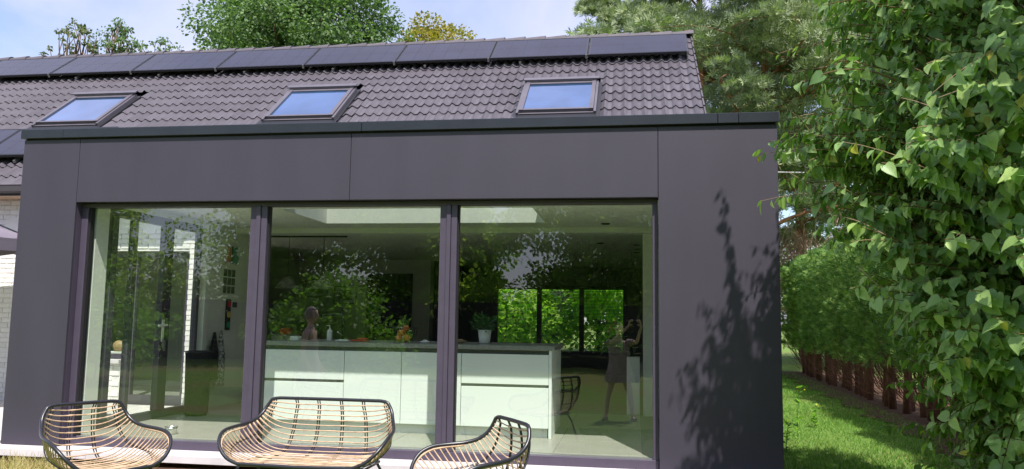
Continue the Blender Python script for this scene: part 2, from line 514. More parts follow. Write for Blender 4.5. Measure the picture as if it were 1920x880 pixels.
# bare soil under the hedge and along the foot of the house
sm = MB()
N = 60
for k in range(N):
    y0, y1 = -4 + k * 22 / N, -4 + (k + 1) * 22 / N
    e0, e1 = 0.12 * math.sin(k * 1.3) + 0.05 * math.sin(k * 3.1), 0.12 * math.sin((k + 1) * 1.3) + 0.05 * math.sin((k + 1) * 3.1)
    x0, x1 = 3.28 + (y0 + 2) * 0.042, 3.28 + (y1 + 2) * 0.042
    sm.quad((x0 + e0, y0, gz(0, y0) + 0.02), (x0 + 2.4, y0, gz(0, y0) + 0.05), (x1 + 2.4, y1, gz(0, y1) + 0.05), (x1 + e1, y1, gz(0, y1) + 0.02))
sm.build('soil_under_hedge', 'soil', kind='structure')
sm = MB()
for k in range(40):
    x0, x1 = -6.1 + k * 0.185, -6.1 + (k + 1) * 0.185
    a, b = -0.62 - 0.09 * math.sin(k * 1.9), -0.62 - 0.09 * math.sin((k + 1) * 1.9)
    sm.quad((x0, a, -0.222), (x1, b, -0.222), (x1, 0.3, -0.205), (x0, 0.3, -0.205))
sm.build('soil_strip', 'soil', kind='structure')

# paved terrace beside the extension
pv = MB().box(-14, -6.2, -0.32, 3.29, -0.3, -0.10).build('terrace', 'grout', kind='structure')
slab = MB().box(-0.296, 0.296, -0.296, 0.296, -0.02, 0.02, 0.004).mesh('paving_slab', 'paving')
for i in range(13):
    for j in range(6):
        inst('paving_slab', slab, pv, (-6.5 - 0.6 * i, -0.02 + 0.6 * j, -0.082))

# ================================================================ the dark extension
EX0, EX1, OX0, OX1, OZ = -6.17, 1.24, -5.54, 0.205, 2.303
ext = thing('house_extension', 'flat-roofed extension clad in dark anthracite panels with a wide three-pane window', 'extension', (-2.4, 0.1, -0.2))
def panel(x0, x1, z0, z1): MB().box(x0, x1, 0.0, 0.03, z0, z1, 0.0025).build('cladding_panel', 'cladding', ext)
panel(EX0, OX0 - 0.002, -0.09, 2.945)
panel(OX0 + 0.002, -2.682, OZ, 2.945)
panel(-2.678, OX1 - 0.002, OZ, 2.945)
panel(OX1 + 0.002, EX1, -0.09, 2.945)
for a, b in ((EX0 - 0.02, -5.72), (-5.717, -2.573), (-2.57, 0.728), (0.731, 0.908), (0.911, EX1 + 0.015)):
    MB().box(a, b, -0.035, 0.28, 2.957, 3.05, 0.004).build('coping', 'coping', ext)
MB().box(EX0 + 0.01, EX1 - 0.01, 0.008, 0.2, 2.90, 2.956).build('drip_edge', 'gasket', ext)
# carcass behind the cladding
MB().box(EX0 + 0.012, OX0 - 0.03, 0.032, 0.40, -0.28, 2.93).build('fin_wall', 'cladding', ext)
MB().box(0.34, EX1 - 0.012, 0.032, 3.32, -0.28, 2.93).build('side_wall', 'cladding', ext)
MB().box(OX0 - 0.028, 0.338, 0.032, 0.215, OZ + 0.004, 2.93).build('lintel', 'cladding', ext)
RL = (-3.95, -1.10, 1.30, 2.62)          # rooflight opening over the island
MB().box(-5.6, 0.338, 0.22, RL[2], 2.72, 2.90).box(-5.6, 0.338, RL[3], 3.9, 2.72, 2.90).box(-5.6, RL[0], RL[2], RL[3], 2.72, 2.90).box(RL[1], 0.338, RL[2], RL[3], 2.72, 2.90).build('roof_deck', 'roof_felt', ext)
rl = MB().box(RL[0] - .05, RL[1] + .05, RL[2] - .05, RL[2], 2.901, 2.99).box(RL[0] - .05, RL[1] + .05, RL[3], RL[3] + .05, 2.901, 2.99).box(RL[0] - .05, RL[0], RL[2], RL[3], 2.901, 2.99).box(RL[1], RL[1] + .05, RL[2], RL[3], 2.901, 2.99).build('rooflight', 'aluminium_dark', ext)
MB().quad((RL[0], RL[2], 2.985), (RL[1], RL[2], 2.985), (RL[1], RL[3], 2.985), (RL[0], RL[3], 2.985)).build('rooflight_pane', 'rooflight_glass', rl)
MB().box(RL[0] - .02, RL[0] - .001, RL[2], RL[3], 2.402, 2.90).box(RL[1] + .001, RL[1] + .02, RL[2], RL[3], 2.402, 2.90).box(RL[0], RL[1], RL[2] - .02, RL[2] - .001, 2.402, 2.90).box(RL[0], RL[1], RL[3] + .001, RL[3] + .02, 2.402, 2.90).build('light_shaft', 'plaster', rl)
MB().box(OX0 - 0.028, OX0 - 0.001, 0.032, 0.26, -0.09, OZ).build('reveal', 'aluminium_dark', ext)
# stone sill slab
for a, b in ((EX0 - 0.06, -3.1), (-3.096, 0.0), (0.004, EX1 + 0.05)):
    MB().box(a, b, -0.2, 0.2, -0.165, -0.094, 0.004).build('stone_sill', 'stone_sill', ext)
MB().box(EX0 + 0.05, EX1 - 0.05, -0.05, 0.2, -0.4, -0.167).build('plinth', 'soil', ext)
# window frame
GY = 0.165
fr = MB().box(OX0 + 0.001, OX1 - 0.001, 0.10, 0.20, 2.262, OZ - 0.001, 0.003).build('window_frame', 'aluminium_dark', ext)
def fpart(name, x0, x1, y0, y1, z0, z1, m='aluminium_dark'): return MB().box(x0, x1, y0, y1, z0, z1, 0.003).build(name, m, fr)
fpart('sill_rail', OX0 + 0.001, OX1 - 0.001, 0.09, 0.20, -0.092, -0.012)
fpart('jamb', OX0 + 0.001, -5.47, 0.098, 0.20, -0.012, 2.262)
fpart('jamb', 0.155, OX1 - 0.001, 0.098, 0.20, -0.012, 2.262)
fpart('jamb_gasket', -5.47, -5.455, 0.12, 0.19, -0.012, 2.262, 'gasket')
MX = ((-3.72, -3.535), (-1.815, -1.638))
for a, b in MX:
    w3 = (b - a)
    fpart('mullion', a, a + w3 * 0.36, 0.105, 0.20, -0.012, 2.262)
    fpart('mullion', a + w3 * 0.37, a + w3 * 0.60, 0.085, 0.20, -0.012, 2.262)
    fpart('mullion', a + w3 * 0.61, b - 0.012, 0.10, 0.20, -0.012, 2.262)
    fpart('mullion_gasket', b - 0.0118, b, 0.13, 0.19, -0.012, 2.262, 'gasket')
for a, b in ((-5.455, MX[0][0]), (MX[0][1], MX[1][0]), (MX[1][1], 0.155)):
    pb = MB().quad((a, GY, -0.012), (b, GY, -0.012), (b, GY, 2.262), (a, GY, 2.262)).build('pane', 'window_glass', ext)
    MB().box(a, b, 0.135, 0.158, -0.012, -0.004).build('glazing_bead', 'steel', pb)
# glazed side of the extension with a door
SX = -5.50
sg = MB().box(SX - 0.05, SX + 0.02, 0.42, 2.30, 2.235, 2.33, 0.003).build('side_glazing', 'aluminium_dark', ext)
def sp(name, y0, y1, z0, z1, m='aluminium_dark', x0=SX - 0.05, x1=SX + 0.02): return MB().box(x0, x1, y0, y1, z0, z1, 0.003).build(name, m, sg)
sp('post', 0.42, 0.50, 0.0, 2.235)
sp('post', 1.60, 1.67, 0.0, 2.235)
sp('post', 2.24, 2.30, 0.0, 2.235)
sp('bottom_rail', 0.50, 1.60, 0.0, 0.09); sp('bottom_rail', 1.67, 2.24, 0.0, 0.09)
sp('door_stile', 0.505, 0.60, 0.095, 2.23, x0=SX - 0.04, x1=SX + 0.035); sp('door_stile', 1.47, 1.595, 0.095, 2.23, x0=SX - 0.04, x1=SX + 0.035)
sp('door_stile', 0.88, 0.95, 0.095, 2.23, x0=SX - 0.04, x1=SX + 0.03)
for a, b in ((0.60, 0.88), (0.95, 1.47), (1.67, 2.24)):
    MB().quad((SX, a, 0.09), (SX, b, 0.09), (SX, b, 2.235), (SX, a, 2.235)).build('side_pane', 'side_glass', sg)
dh = MB().box(SX + 0.036, SX + 0.048, 1.48, 1.53, 0.88, 1.14, 0.005)
dh.tube([(SX + 0.046, 1.505, 1.075), (SX + 0.095, 1.505, 1.075), (SX + 0.10, 1.48, 1.075), (SX + 0.10, 1.33, 1.07)], 0.014, 8)
dh.build('door_handle', 'white_plastic', sg)
kk = MB()
for k in range(4):
    kk.box(SX + 0.05 + 0.006 * k, SX + 0.053 + 0.006 * k, 1.49 + 0.006 * k, 1.51 + 0.008 * k, 0.81 - 0.012 * k, 0.90)
keys = kk.build('key_bunch', 'steel', sg)

# ================================================================ interior shell
fl = MB().box(-5.6, 0.34, 0.205, 3.60, -0.25, -0.006).build('interior_floor', 'grout', kind='structure')
MB().box(-9.2, 0.95, 3.6, 11.2, -0.25, -0.002).build('back_room_floor', 'floor_dark', kind='structure')
ft = MB().box(-0.397, 0.397, -0.397, 0.397, -0.012, 0.0, 0.002).mesh('floor_tile', 'floor_tile')
for i in range(8):
    for j in range(4):
        x, y = -5.14 + 0.8 * i, 0.62 + 0.8 * j
        if x < 0.0: inst('floor_tile', ft, fl, (x, y, 0))
MB().box(-5.6, 0.338, 0.216, RL[2] - .021, 2.40, 2.6).box(-5.6, 0.338, RL[3] + .021, 3.3, 2.40, 2.6).box(-5.6, RL[0] - .021, RL[2] - .02, RL[3] + .02, 2.40, 2.6).box(RL[1] + .021, 0.338, RL[2] - .02, RL[3] + .02, 2.40, 2.6).build('ceiling', 'ceiling', kind='structure')
MB().box(-9.2, 0.95, 3.301, 11.2, 2.41, 2.6).build('back_room_ceiling', 'ceiling', kind='structure')
MB().box(-5.46, 0.288, 3.12, 3.42, 2.33, 2.399).build('ceiling_beam', 'plaster', kind='structure')
MB().box(0.29, 0.338, 0.22, 3.3, 0.0, 2.399).build('interior_wall_right', 'plaster', kind='structure')
MB().box(0.10, 0.337, 3.302, 3.6, 0.0, 2.409).build('interior_wall_stub', 'plaster', kind='structure')
MB().box(SX - 0.05, SX + 0.045, 0.217, 0.418, 0.0, 2.399).build('interior_wall_reveal', 'plaster', kind='structure')
MB().box(SX - 0.05, SX + 0.03, 0.419, 2.301, 2.331, 2.399).build('interior_wall_header', 'plaster', kind='structure')
MB().box(SX - 0.05, SX + 0.03, 2.302, 3.60, 0.0, 2.399).build('interior_wall_left', 'plaster', kind='structure')
MB().box(SX + 0.031, SX + 0.09, 2.31, 2.40, 0.0, 2.399).build('interior_pilaster', 'plaster', kind='structure')
MB().box(-9.2, -6.30, 5.6, 5.75, 0.0, 2.409).build('interior_wall_photos', 'plaster_grey', kind='structure')
MB().box(-9.2, -4.36, 9.0, 9.15, 0.0, 2.409).build('interior_wall_pictures', 'plaster_grey', kind='structure')
MB().box(-4.36, -4.20, 8.98, 11.0, 0.0, 2.409).build('interior_wall_passage', 'plaster_grey', kind='structure')
MB().box(-9.3, -9.2, 3.6, 11.2, 0.0, 2.6).build('interior_wall_far_left', 'plaster', kind='structure')
MB().box(0.90, 0.95, 3.6, 11.2, 0.0, 2.6).build('interior_wall_far_right', 'plaster_grey', kind='structure')
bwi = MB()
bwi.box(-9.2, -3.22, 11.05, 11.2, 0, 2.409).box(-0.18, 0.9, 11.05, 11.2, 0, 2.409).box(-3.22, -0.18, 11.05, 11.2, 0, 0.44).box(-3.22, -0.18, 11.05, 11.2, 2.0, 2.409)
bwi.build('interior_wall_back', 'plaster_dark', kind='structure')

# ================================================================ the house behind
T38 = math.radians(38)
CT, ST = math.cos(T38), math.sin(T38)
EY, EZ = 2.9, 2.987                       # eave of the tiled slope
RY, RZ = 7.26, 6.394                      # ridge
SL = (RY - EY) / CT
def rp_(x, v, wn=0.0): return (x, EY + v * CT - wn * ST, EZ + v * ST + wn * CT)
house = thing('house', 'white brick house with a dark tiled roof rising behind the anthracite extension', 'house', (-6.5, 7.2, -0.2))
hw = MB()
hw.box(-16, -8.02, 3.312, 3.6, -0.3, 2.86).box(-6.24, -5.56, 3.312, 3.6, -0.3, 2.86).box(-8.02, -7.19, 3.312, 3.6, -0.3, 0.55).box(-8.02, -6.24, 3.312, 3.6, 2.1, 2.86)
wall = hw.build('front_wall', 'white_mortar', house)
# bricks: painted white, laid in running bond
BL, BH, J = 0.205, 0.062, 0.010
bm1 = MB().box(0, BL, 3.30, 3.33, 0, BH, 0.004).mesh('brick', 'white_brick')
bm2 = MB().box(0, BL / 2 - J / 2, 3.30, 3.33, 0, BH, 0.004).mesh('half_brick', 'white_brick')
rest = MB()
nb = 0
c = 0
z = -0.1
while z < 2.82:
    x = -10.0 + (0 if c % 2 == 0 else -(BL + J) / 2)
    while x < -5.62:
        x1 = x + BL
        if z < 2.09:
            hit = x1 > (-8.02 if z + BH > 0.56 else -7.19) and x < -6.24
        else: hit = False
        if not hit and x1 < -5.56:
            dy = random.uniform(-0.003, 0.002)
            seen = (-9.5 < x < -8.72) or (-6.28 < x < -5.8 and z > 0.3) or (-7.4 < x < -6.2 and (z > 2.05 or z < 0.56) and z > .05)
            if seen and nb < 298:
                inst('brick', bm1, wall, (x, dy, z)); nb += 1
            else:
                rest.box(x, x1, 3.30 + dy, 3.33, z, z + BH)
        elif hit and c % 2 == 0 and x < -6.24 < x1 - 0.02:
            rest.box(-6.24, x1, 3.30, 3.33, z, z + BH)
        x += BL + J
    z += BH + J
    c += 1
rest.build('brickwork', 'white_brick', wall, kind='stuff')
MB().box(-16, -5.6, 2.98, 3.32, 2.862, 2.885).build('soffit', 'soffit_wood', house)
MB().box(-16, -6.2, 2.955, 2.98, 2.80 + 0.062, 3.0).build('fascia', 'gutter', house)
gp = MB()
sec = [(-0.005, 0.0), (0.0, -0.09), (-0.02, -0.11), (-0.09, -0.11), (-0.115, -0.09), (-0.125, -0.02), (-0.135, 0.0), (-0.12, 0.0), (-0.105, -0.085), (-0.02, -0.095), (-0.012, 0.0)]
gx = [-16, -6.2]
for x in gx:
    for (dy, dz) in sec: gp.v.append((x, 2.953 + dy, 3.0 + dz))
ns = len(sec)
for k in range(ns): gp.f.append((k, (k + 1) % ns, ns + (k + 1) % ns, ns + k))
gp.build('gutter', 'gutter', house)
for x in (-9.25, -9.95, -10.7):
    MB().box(x - 0.012, x + 0.012, 2.81, 2.816, 2.89, 3.0, 0.002).build('gutter_bracket', 'steel', house)
# window in the brick wall
hwin = MB().box(-8.01, -7.195, 3.40, 3.48, 0.56, 0.63).box(-8.01, -6.25, 3.40, 3.48, 2.02, 2.09).box(-8.01, -7.94, 3.40, 3.48, 0.63, 2.02).box(-6.33, -6.25, 3.40, 3.48, -.08, 2.02).box(-7.19, -7.10, 3.40, 3.48, -.08, 2.02).box(-7.10, -6.33, 3.40, 3.48, -.08, .06)
hwin = hwin.build('front_window', 'aluminium_dark', house)
for a, b, z0 in ((-7.94, -7.195, .63), (-7.10, -6.33, .06)):
    MB().quad((a, 3.44, z0), (b, 3.44, z0), (b, 3.44, 2.02), (a, 3.44, 2.02)).build('window_pane', 'side_glass', hwin)
MB().box(-8.06, -7.19, 3.24, 3.42, 0.50, 0.555, 0.004).build('window_sill', 'stone_sill', hwin)
# back wall, gable ends
hb = MB()
hb.box(-16, -3.22, 11.202, 11.5, -0.3, 2.9).box(-0.18, 0.95, 11.202, 11.5, -0.3, 2.9).box(-3.22, -0.18, 11.202, 11.5, -0.3, 0.44).box(-3.22, -0.18, 11.202, 11.5, 2.0, 2.9)
hb.build('back_wall', 'white_mortar', house)
for gx0, gx1 in ((0.951, 0.99), (-16.2, -16.001)):
    ga = [(3.32, -0.3), (11.2, -0.3), (11.2, 3.2), (RY, RZ - 0.12), (3.32, 3.2)]
    g_ = MB()
    g_.v = [(gx0, a, b) for a, b in ga] + [(gx1, a, b) for a, b in ga]
    g_.f = [(0, 1, 2, 3, 4), (9, 8, 7, 6, 5)] + [(k, (k + 1) % 5, 5 + (k + 1) % 5, 5 + k) for k in range(5)]
    g_.build('gable_wall', 'white_mortar', house)
# ---- roof
dk = MB()
dk.quad(rp_(-16.2, 0, -0.07), rp_(1.0, 0, -0.07), rp_(1.0, SL, -0.07), rp_(-16.2, SL, -0.07))
BYE = RY + (RY - EY)
dk.quad((-16.2, BYE, EZ - 0.07), (1.0, BYE, EZ - 0.07), (1.0, RY, RZ - 0.09), (-16.2, RY, RZ - 0.09))
roof = dk.build('roof', 'roof_felt', house)
bk = MB().quad((-16.2, BYE, EZ), (1.0, BYE, EZ), (1.0, RY, RZ), (-16.2, RY, RZ)).build('rear_slope', 'tile', roof)
SKY = [(-1.77, -0.57), (-5.83, -4.63), (-9.87, -8.67)]
SV0, SV1 = 2.0, 3.24
TWD, GA, TLN = 0.30, 0.325, 0.40
def tile_geo(x0, v0, TLN=TLN):
    m = MB()
    n = 12
    def wv(u): return 0.021 * math.cos(2 * math.pi * (u / 0.15 - 0.28)) + 0.006 * math.cos(4 * math.pi * (u / 0.15 - 0.28))
    for v, lift in ((v0, 0.024), (v0 + TLN, 0.0)):
        for k in range(n + 1):
            u = -0.012 + (TWD + 0.010) * k / n
            m.v.append(rp_(x0 + u, v, lift + wv(u)))
    for k in range(n + 1):
        u = -0.012 + (TWD + 0.010) * k / n
        m.v.append(rp_(x0 + u, v0 + 0.004, 0.024 + wv(u) - 0.017))
    q = n + 1
    for k in range(n):
        m.f.append((k, k + 1, q + k + 1, q + k))
        m.f.append((2 * q + k, 2 * q + k + 1, k + 1, k))
    return m
tmesh = tile_geo(0, 0).mesh('roof_tile', 'tile')
trest = MB()
nt_ = 0
nrow = int(SL / GA) + 1
ncol = 58
for r in range(nrow):
    v0 = r * GA - 0.05
    for k in range(ncol):
        x0 = 1.005 - TWD * (k + 1)
        if any(x0 + TWD > a - 0.05 and x0 < b + 0.05 and v0 + GA > SV0 + 0.02 and v0 < SV1 + 0.03 for a, b in SKY):
            # tiles cut along the window: keep the uncut strip outside the flashing
            continue
        ind = 1.95 < v0 + GA and v0 < 4.3 and x0 > -13.4
        jit = (random.uniform(-.002, .002), 0, random.uniform(-.0025, .0025))
        if ind and nt_ < 299:
            p = rp_(x0, v0)
            b0 = rp_(0, 0)
            inst('roof_tile', tmesh, roof, (x0 + jit[0], p[1] - b0[1], p[2] - b0[2] + jit[2])); nt_ += 1
        else:
            g_ = tile_geo(x0, v0, min(TLN, SL - 0.05 - v0))
            trest.add(g_.v, g_.f)
# part tiles in the strips beside the roof windows
for a, b in SKY:
    for r in range(nrow):
        v0 = r * GA - 0.05
        if not (v0 + GA > SV0 + 0.02 and v0 < SV1 + 0.03): continue
        k0 = [1.005 - TWD * (k + 1) for k in range(ncol)]
        for x0 in k0:
            if x0 + TWD > a - 0.05 and x0 < b + 0.05:
                n = 8
                lo, hi = x0, x0 + TWD
                if lo < a < hi: hi = a - 0.02
                elif lo < b < hi: lo = b + 0.02
                else: continue
                if hi - lo < 0.03: continue
                m = MB()
                def wv(u): return 0.021 * math.cos(2 * math.pi * (u / 0.15 - 0.28))
                for v, lift in ((v0, 0.030), (v0 + TLN, 0.0)):
                    for i in range(n + 1):
                        xx = lo + (hi - lo) * i / n
                        m.v.append(rp_(xx, v, lift + wv(xx - x0)))
                for i in range(n + 1):
                    xx = lo + (hi - lo) * i / n
                    m.v.append(rp_(xx, v0 + .004, 0.010 + wv(xx - x0)))
                q = n + 1
                m.f = [(i, i + 1, q + i + 1, q + i) for i in range(n)] + [(2 * q + i, 2 * q + i + 1, i + 1, i) for i in range(n)]
                trest.add(m.v, m.f)
trest.build('tile_field', 'tile', roof, smooth=False, kind='stuff')
# ridge tiles, each lapping the next
x = 1.05
k = 0
while x > -16:
    m = MB()
    n = 10
    for (xx, rr, dz) in ((x, 0.128, 0.012), (x - 0.42, 0.112, -0.006)):
        for i in range(n + 1):
            a = math.pi * i / n
            m.v.append((xx, RY - rr * 1.05 * math.cos(a), RZ - 0.012 + dz + rr * 0.78 * math.sin(a)))
    for (xx, rr, dz) in ((x, 0.108, 0.012),):
        for i in range(n + 1):
            a = math.pi * i / n
            m.v.append((xx, RY - rr * 1.05 * math.cos(a), RZ - 0.012 + dz + rr * 0.78 * math.sin(a)))
    q = n + 1
    m.f = [(i, i + 1, q + i + 1, q + i) for i in range(n)] + [(i + 1, i, 2 * q + i, 2 * q + i + 1) for i in range(n)]
    o = m.build('ridge_tile', 'tile_ridge', roof)
    x -= 0.385
    k += 1
# verge: cloaked edge at the gable
vb = MB()
for r in range(nrow):
    v0 = r * GA - 0.05
    for (a, b, c_, d) in [((1.0, v0, 0.04), (1.022, v0, 0.04), (1.022, v0 + TLN, 0.012), (1.0, v0 + TLN, 0.012)),
                          ((1.022, v0, 0.04), (1.022, v0, -0.12), (1.022, v0 + TLN, -0.12), (1.022, v0 + TLN, 0.012)),
                          ((1.0, v0, 0.04), (1.022, v0, 0.04), (1.022, v0, -0.12), (1.0, v0, -0.12))]:
        vb.quad(rp_(*a), rp_(*b), rp_(*c_), rp_(*d))
vb.build('verge', 'tile', roof)
# ---- roof windows
def slope_box(m, x0, x1, v0, v1, w0, w1):
    v = [rp_(x, v_, w_) for w_ in (w0, w1) for v_ in (v0, v1) for x in (x0, x1)]
    m.add(v, [(0, 2, 3, 1), (4, 5, 7, 6), (0, 1, 5, 4), (2, 6, 7, 3), (0, 4, 6, 2), (1, 3, 7, 5)])
    return m
for (a, b) in SKY:
    F = slope_box(MB(), a, a + 0.035, SV0, SV1, 0.0, 0.085)
    slope_box(F, b - 0.035, b, SV0, SV1, 0.0, 0.085)
    slope_box(F, a + 0.0352, b - 0.0352, SV1 - 0.05, SV1, 0.0, 0.12)
    slope_box(F, a + 0.0352, b - 0.0352, SV0 + 0.03, SV0 + 0.07, 0.0, 0.05)
    sk = F.build('roof_window', 'skylight_metal', house)
    S2 = MB()
    slope_box(S2, a + 0.04, a + 0.10, SV0 + 0.07, SV1 - 0.055, 0.03, 0.103)
    slope_box(S2, b - 0.10, b - 0.04, SV0 + 0.07, SV1 - 0.055, 0.03, 0.103)
    slope_box(S2, a + 0.102, b - 0.102, SV0 + 0.075, SV0 + 0.12, 0.03, 0.098)
    slope_box(S2, a + 0.102, b - 0.102, SV1 - 0.12, SV1 - 0.056, 0.03, 0.096)
    S2.build('sash', 'skylight_metal', sk)
    slope_box(MB(), a + 0.101, b - 0.101, SV0 + 0.115, SV1 - 0.11, 0.04, 0.082).build('roof_window_pane', 'skylight_glass', sk)
    slope_box(MB(), a - 0.01, b + 0.01, SV1 - 0.045, SV1 + 0.05, 0.122, 0.14).build('top_cover', 'skylight_metal', sk)
    A = MB()
    slope_box(A, a - 0.055, a - 0.002, SV0 - 0.04, SV1 + 0.02, 0.0, 0.04)
    slope_box(A, b + 0.002, b + 0.055, SV0 - 0.04, SV1 + 0.02, 0.0, 0.04)
    slope_box(A, a - 0.055, b + 0.055, SV0 - 0.22, SV0 - 0.001, 0.0, 0.045)
    A.build('flashing', 'pv_frame', sk)

# ================================================================ solar panels
ORD = ['rightmost', 'second', 'third', 'fourth', 'fifth', 'sixth', 'seventh', 'eighth', 'ninth']
def solar(x1, v0, v1, wd, label, group):
    t = thing('solar_panel', label, 'solar panel', rp_((2 * x1 - wd) / 2, v0, 0.1), group=group)
    fr_ = MB()
    a, b = x1 - wd, x1
    slope_box(fr_, a, b, v0, v0 + 0.014, 0.125, 0.165); slope_box(fr_, a, b, v1 - 0.014, v1, 0.125, 0.165)
    slope_box(fr_, a, a + 0.014, v0 + 0.0141, v1 - 0.0141, 0.125, 0.165); slope_box(fr_, b - 0.014, b, v0 + 0.0141, v1 - 0.0141, 0.125, 0.165)
    fr_.build('frame', 'pv_frame', t)
    slope_box(MB(), a + 0.0142, b - 0.0142, v0 + 0.0142, v1 - 0.0142, 0.135, 0.160).build('backing', 'pv_back', t)
    cw = (wd - 0.05) / 6
    ch = (v1 - v0 - 0.05) / 2
    for i in range(6):
        for j in range(2):
            slope_box(MB(), a + 0.025 + cw * i + 0.0015, a + 0.025 + cw * (i + 1) - 0.0015, v0 + 0.025 + ch * j + 0.0015, v0 + 0.025 + ch * (j + 1) - 0.0015, 0.1602, 0.1635).build('cell', 'pv_cell', t)
    slope_box(MB(), a - 0.008, b + 0.008, v0 + 0.12, v0 + 0.16, 0.085, 0.124).build('rail', 'metal_clip', t)
    slope_box(MB(), a + wd * 0.3, a + wd * 0.3 + 0.035, v0 - 0.03, v0 + 0.16, 0.045, 0.0848).build('roof_hook', 'metal_clip', t)
    slope_box(MB(), b - 0.035, b - 0.002, v0 - 0.012, v0 - 0.001, 0.10, 0.169).build('clamp', 'metal_clip', t)
for i in range(9):
    if i == 0: lab = 'black solar panel at the gable end of the upper row, rightmost of the row'
    elif i == 8: lab = 'black solar panel at the far end of the upper row, leftmost in the photo'
    else: lab = 'black solar panel, %s from the gable end in the upper row under the ridge' % ORD[i]
    solar(0.90 - 1.704 * i, 4.24, 5.17, 1.690, lab, 'solar panels under the ridge')
solar(-8.06, 0.70, 1.66, 1.69, 'lower black solar panel partly hidden behind the corner of the extension', 'solar panels above the gutter')
solar(-9.764, 0.70, 1.66, 1.69, 'lower black solar panel above the gutter at the left edge of the photo', 'solar panels above the gutter')

# ================================================================ garden seats of black tube and rattan
def poly_at(P, t):
    n = len(P) - 1
    s_ = min(max(t, 0), 1) * n
    i = min(int(s_), n - 1)
    u = s_ - i
    p0, p1, p2, p3 = P[max(i - 1, 0)], P[i], P[i + 1], P[min(i + 2, n)]
    return tuple(0.5 * (2 * b + (c_ - a) * u + (2 * a - 5 * b + 4 * c_ - d) * u * u + (3 * b - a - 3 * c_ + d) * u ** 3) for a, b, c_, d in zip(p0, p1, p2, p3))
def seat(name, label, loc, rz, extra, ribs):
    H = 0.86 / 0.80
    t = thing(name, label, 'bench' if extra else 'chair', loc, rz, 'rattan garden seats by the window', local=True)
    rail = [(0.250, .305, .848), (0.280, .292, .800), (0.298, .262, .758), (0.322, .205, .722), (0.352, .120, .702), (0.378, .015, .694),
            (0.388, -.085, .684), (0.380, -.165, .652), (0.345, -.222, .598), (0.280, -.252, .540), (0.20, -.262, .508)]
    rail = [(a + extra, b, c_) for a, b, c_ in rail]
    mid = [(.322, .835), (.330, .780), (.332, .722), (.326, .664), (.312, .606), (.286, .553), (.225, .512), (.11, .496), (-.02, .492), (-.14, .492), (-.258, .505)]
    S = 1.15 if extra else 1.05
    def zm(z): return 1.42 - (1.42 - z) * 1.17
    rail = [(a * S, b * S, zm(c_)) for a, b, c_ in rail]
    mid = [(b * S, zm(c_)) for b, c_ in mid]
    def zc(z): return zm(.495)
    # tube rail, one closed loop
    right = [poly_at(rail, k / 40) for k in range(41)]
    top = [(0, .318, .86), (0.10 + extra * .6, .316, .86), (0.19 + extra, .312, .86), (0.228 + extra, .309, .856)]
    top = [(a * S, b * S, zm(c_)) for a, b, c_ in top]
    loop = top[::1] + right + [(0, -.266 * S, zm(.503))]
    full = loop + [(-a, b, c_) for a, b, c_ in loop[1:-1][::-1]]
    MB().tube(full, 0.0135, 8, closed=True).build('frame_tube', 'chair_tube', t, smooth=True)
    def P(a, tr_, tm_=None):
        tm_ = tr_ if tm_ is None else tm_
        rx, ry, rz_ = poly_at(rail, tr_)
        my, mz = poly_at(mid, tm_)
        ex = (2.6 + 4.0 * tr_) * (1.7 if extra else 1.0)
        k = 1 - abs(a) ** ex
        return (a * rx, ry + (my - ry) * k, rz_ + (mz - rz_) * k)
    NB, NS = 10, 15
    for i in range(NB + NS):
        if i < NB: tr_, tm_ = .03 + .34 * i / (NB - 1), .03 + .55 * i / (NB - 1)
        else: tr_, tm_ = .40 + .555 * (i - NB) / (NS - 1), .62 + .345 * (i - NB) / (NS - 1)
        pts, rad = [], []
        n = 40 if extra else 32
        wob = random.uniform(-.003, .003)
        for k in range(n + 1):
            a = -math.cos(math.pi * k / n) if i >= NB else -1 + 2 * k / n
            p = P(a, tr_, tm_)
            jj = 0.0014 * math.sin(k * .45 + i * 2.3) + wob * (1 - a * a)
            pts.append((p[0], p[1] + jj * 0.4, p[2] + jj))
            rr = 0.0046 + 0.0006 * math.sin(k * 2.7 + i)
            if min(abs(a - r) for r in ribs) < 1.3 / n: rr = 0.0072
            if k in (0, n): rr = 0.0078
            rad.append(rr)
        MB().tube(pts, rad, 6).build('rattan_strip', 'rattan', t, smooth=True)
    for r in ribs:
        m = MB()
        for off in (-0.009, 0.009):
            rx0 = 0.3 + extra
            pts = [(r * rx0 * .92 * S + off, .314 * S, zm(.855))]
            for k in range(26):
                p = P(r, (.03 + .34 * k / 14) if k < 15 else (.40 + .555 * (k - 15) / 10), (.03 + .55 * k / 14) if k < 15 else (.62 + .345 * (k - 15) / 10))
                pts.append((p[0] + off, p[1] + 0.010, p[2] - 0.009))
            m.tube(pts, 0.0048, 5)
        m.build('rib', 'chair_tube', t, smooth=True)
    # lower side weave rail, a thin rattan band along each arm
    for sx in (-1, 1):
        MB().tube([(sx * P(.985, .40 + .5 * k / 10, .62 + .33 * k / 10)[0], P(.985, .40 + .5 * k / 10, .62 + .33 * k / 10)[1], P(.985, .40 + .5 * k / 10, .62 + .33 * k / 10)[2]) for k in range(11)], 0.007, 6).build('arm_band', 'rattan', t, smooth=True)
    w_ = (0.25 + extra) * S
    for sx in (-1, 1):
        for (y0, y1) in ((-.24, -.285), (.20, .27)):
            MB().tube([(sx * (w_ - .02), y0 * .8, zc(0) - .012), (sx * (w_ + .015), y0, .24), (sx * (w_ + .06), y1, 0.0)], 0.011, 8).build('leg', 'chair_tube', t, smooth=True)
    MB().tube([(-w_, -.17, zc(0) - .012), (w_, -.17, zc(0) - .012), (w_, .18, zc(0) - .012), (-w_, .18, zc(0) - .012)], 0.010, 6, closed=True).build('seat_frame', 'chair_tube', t, smooth=True)
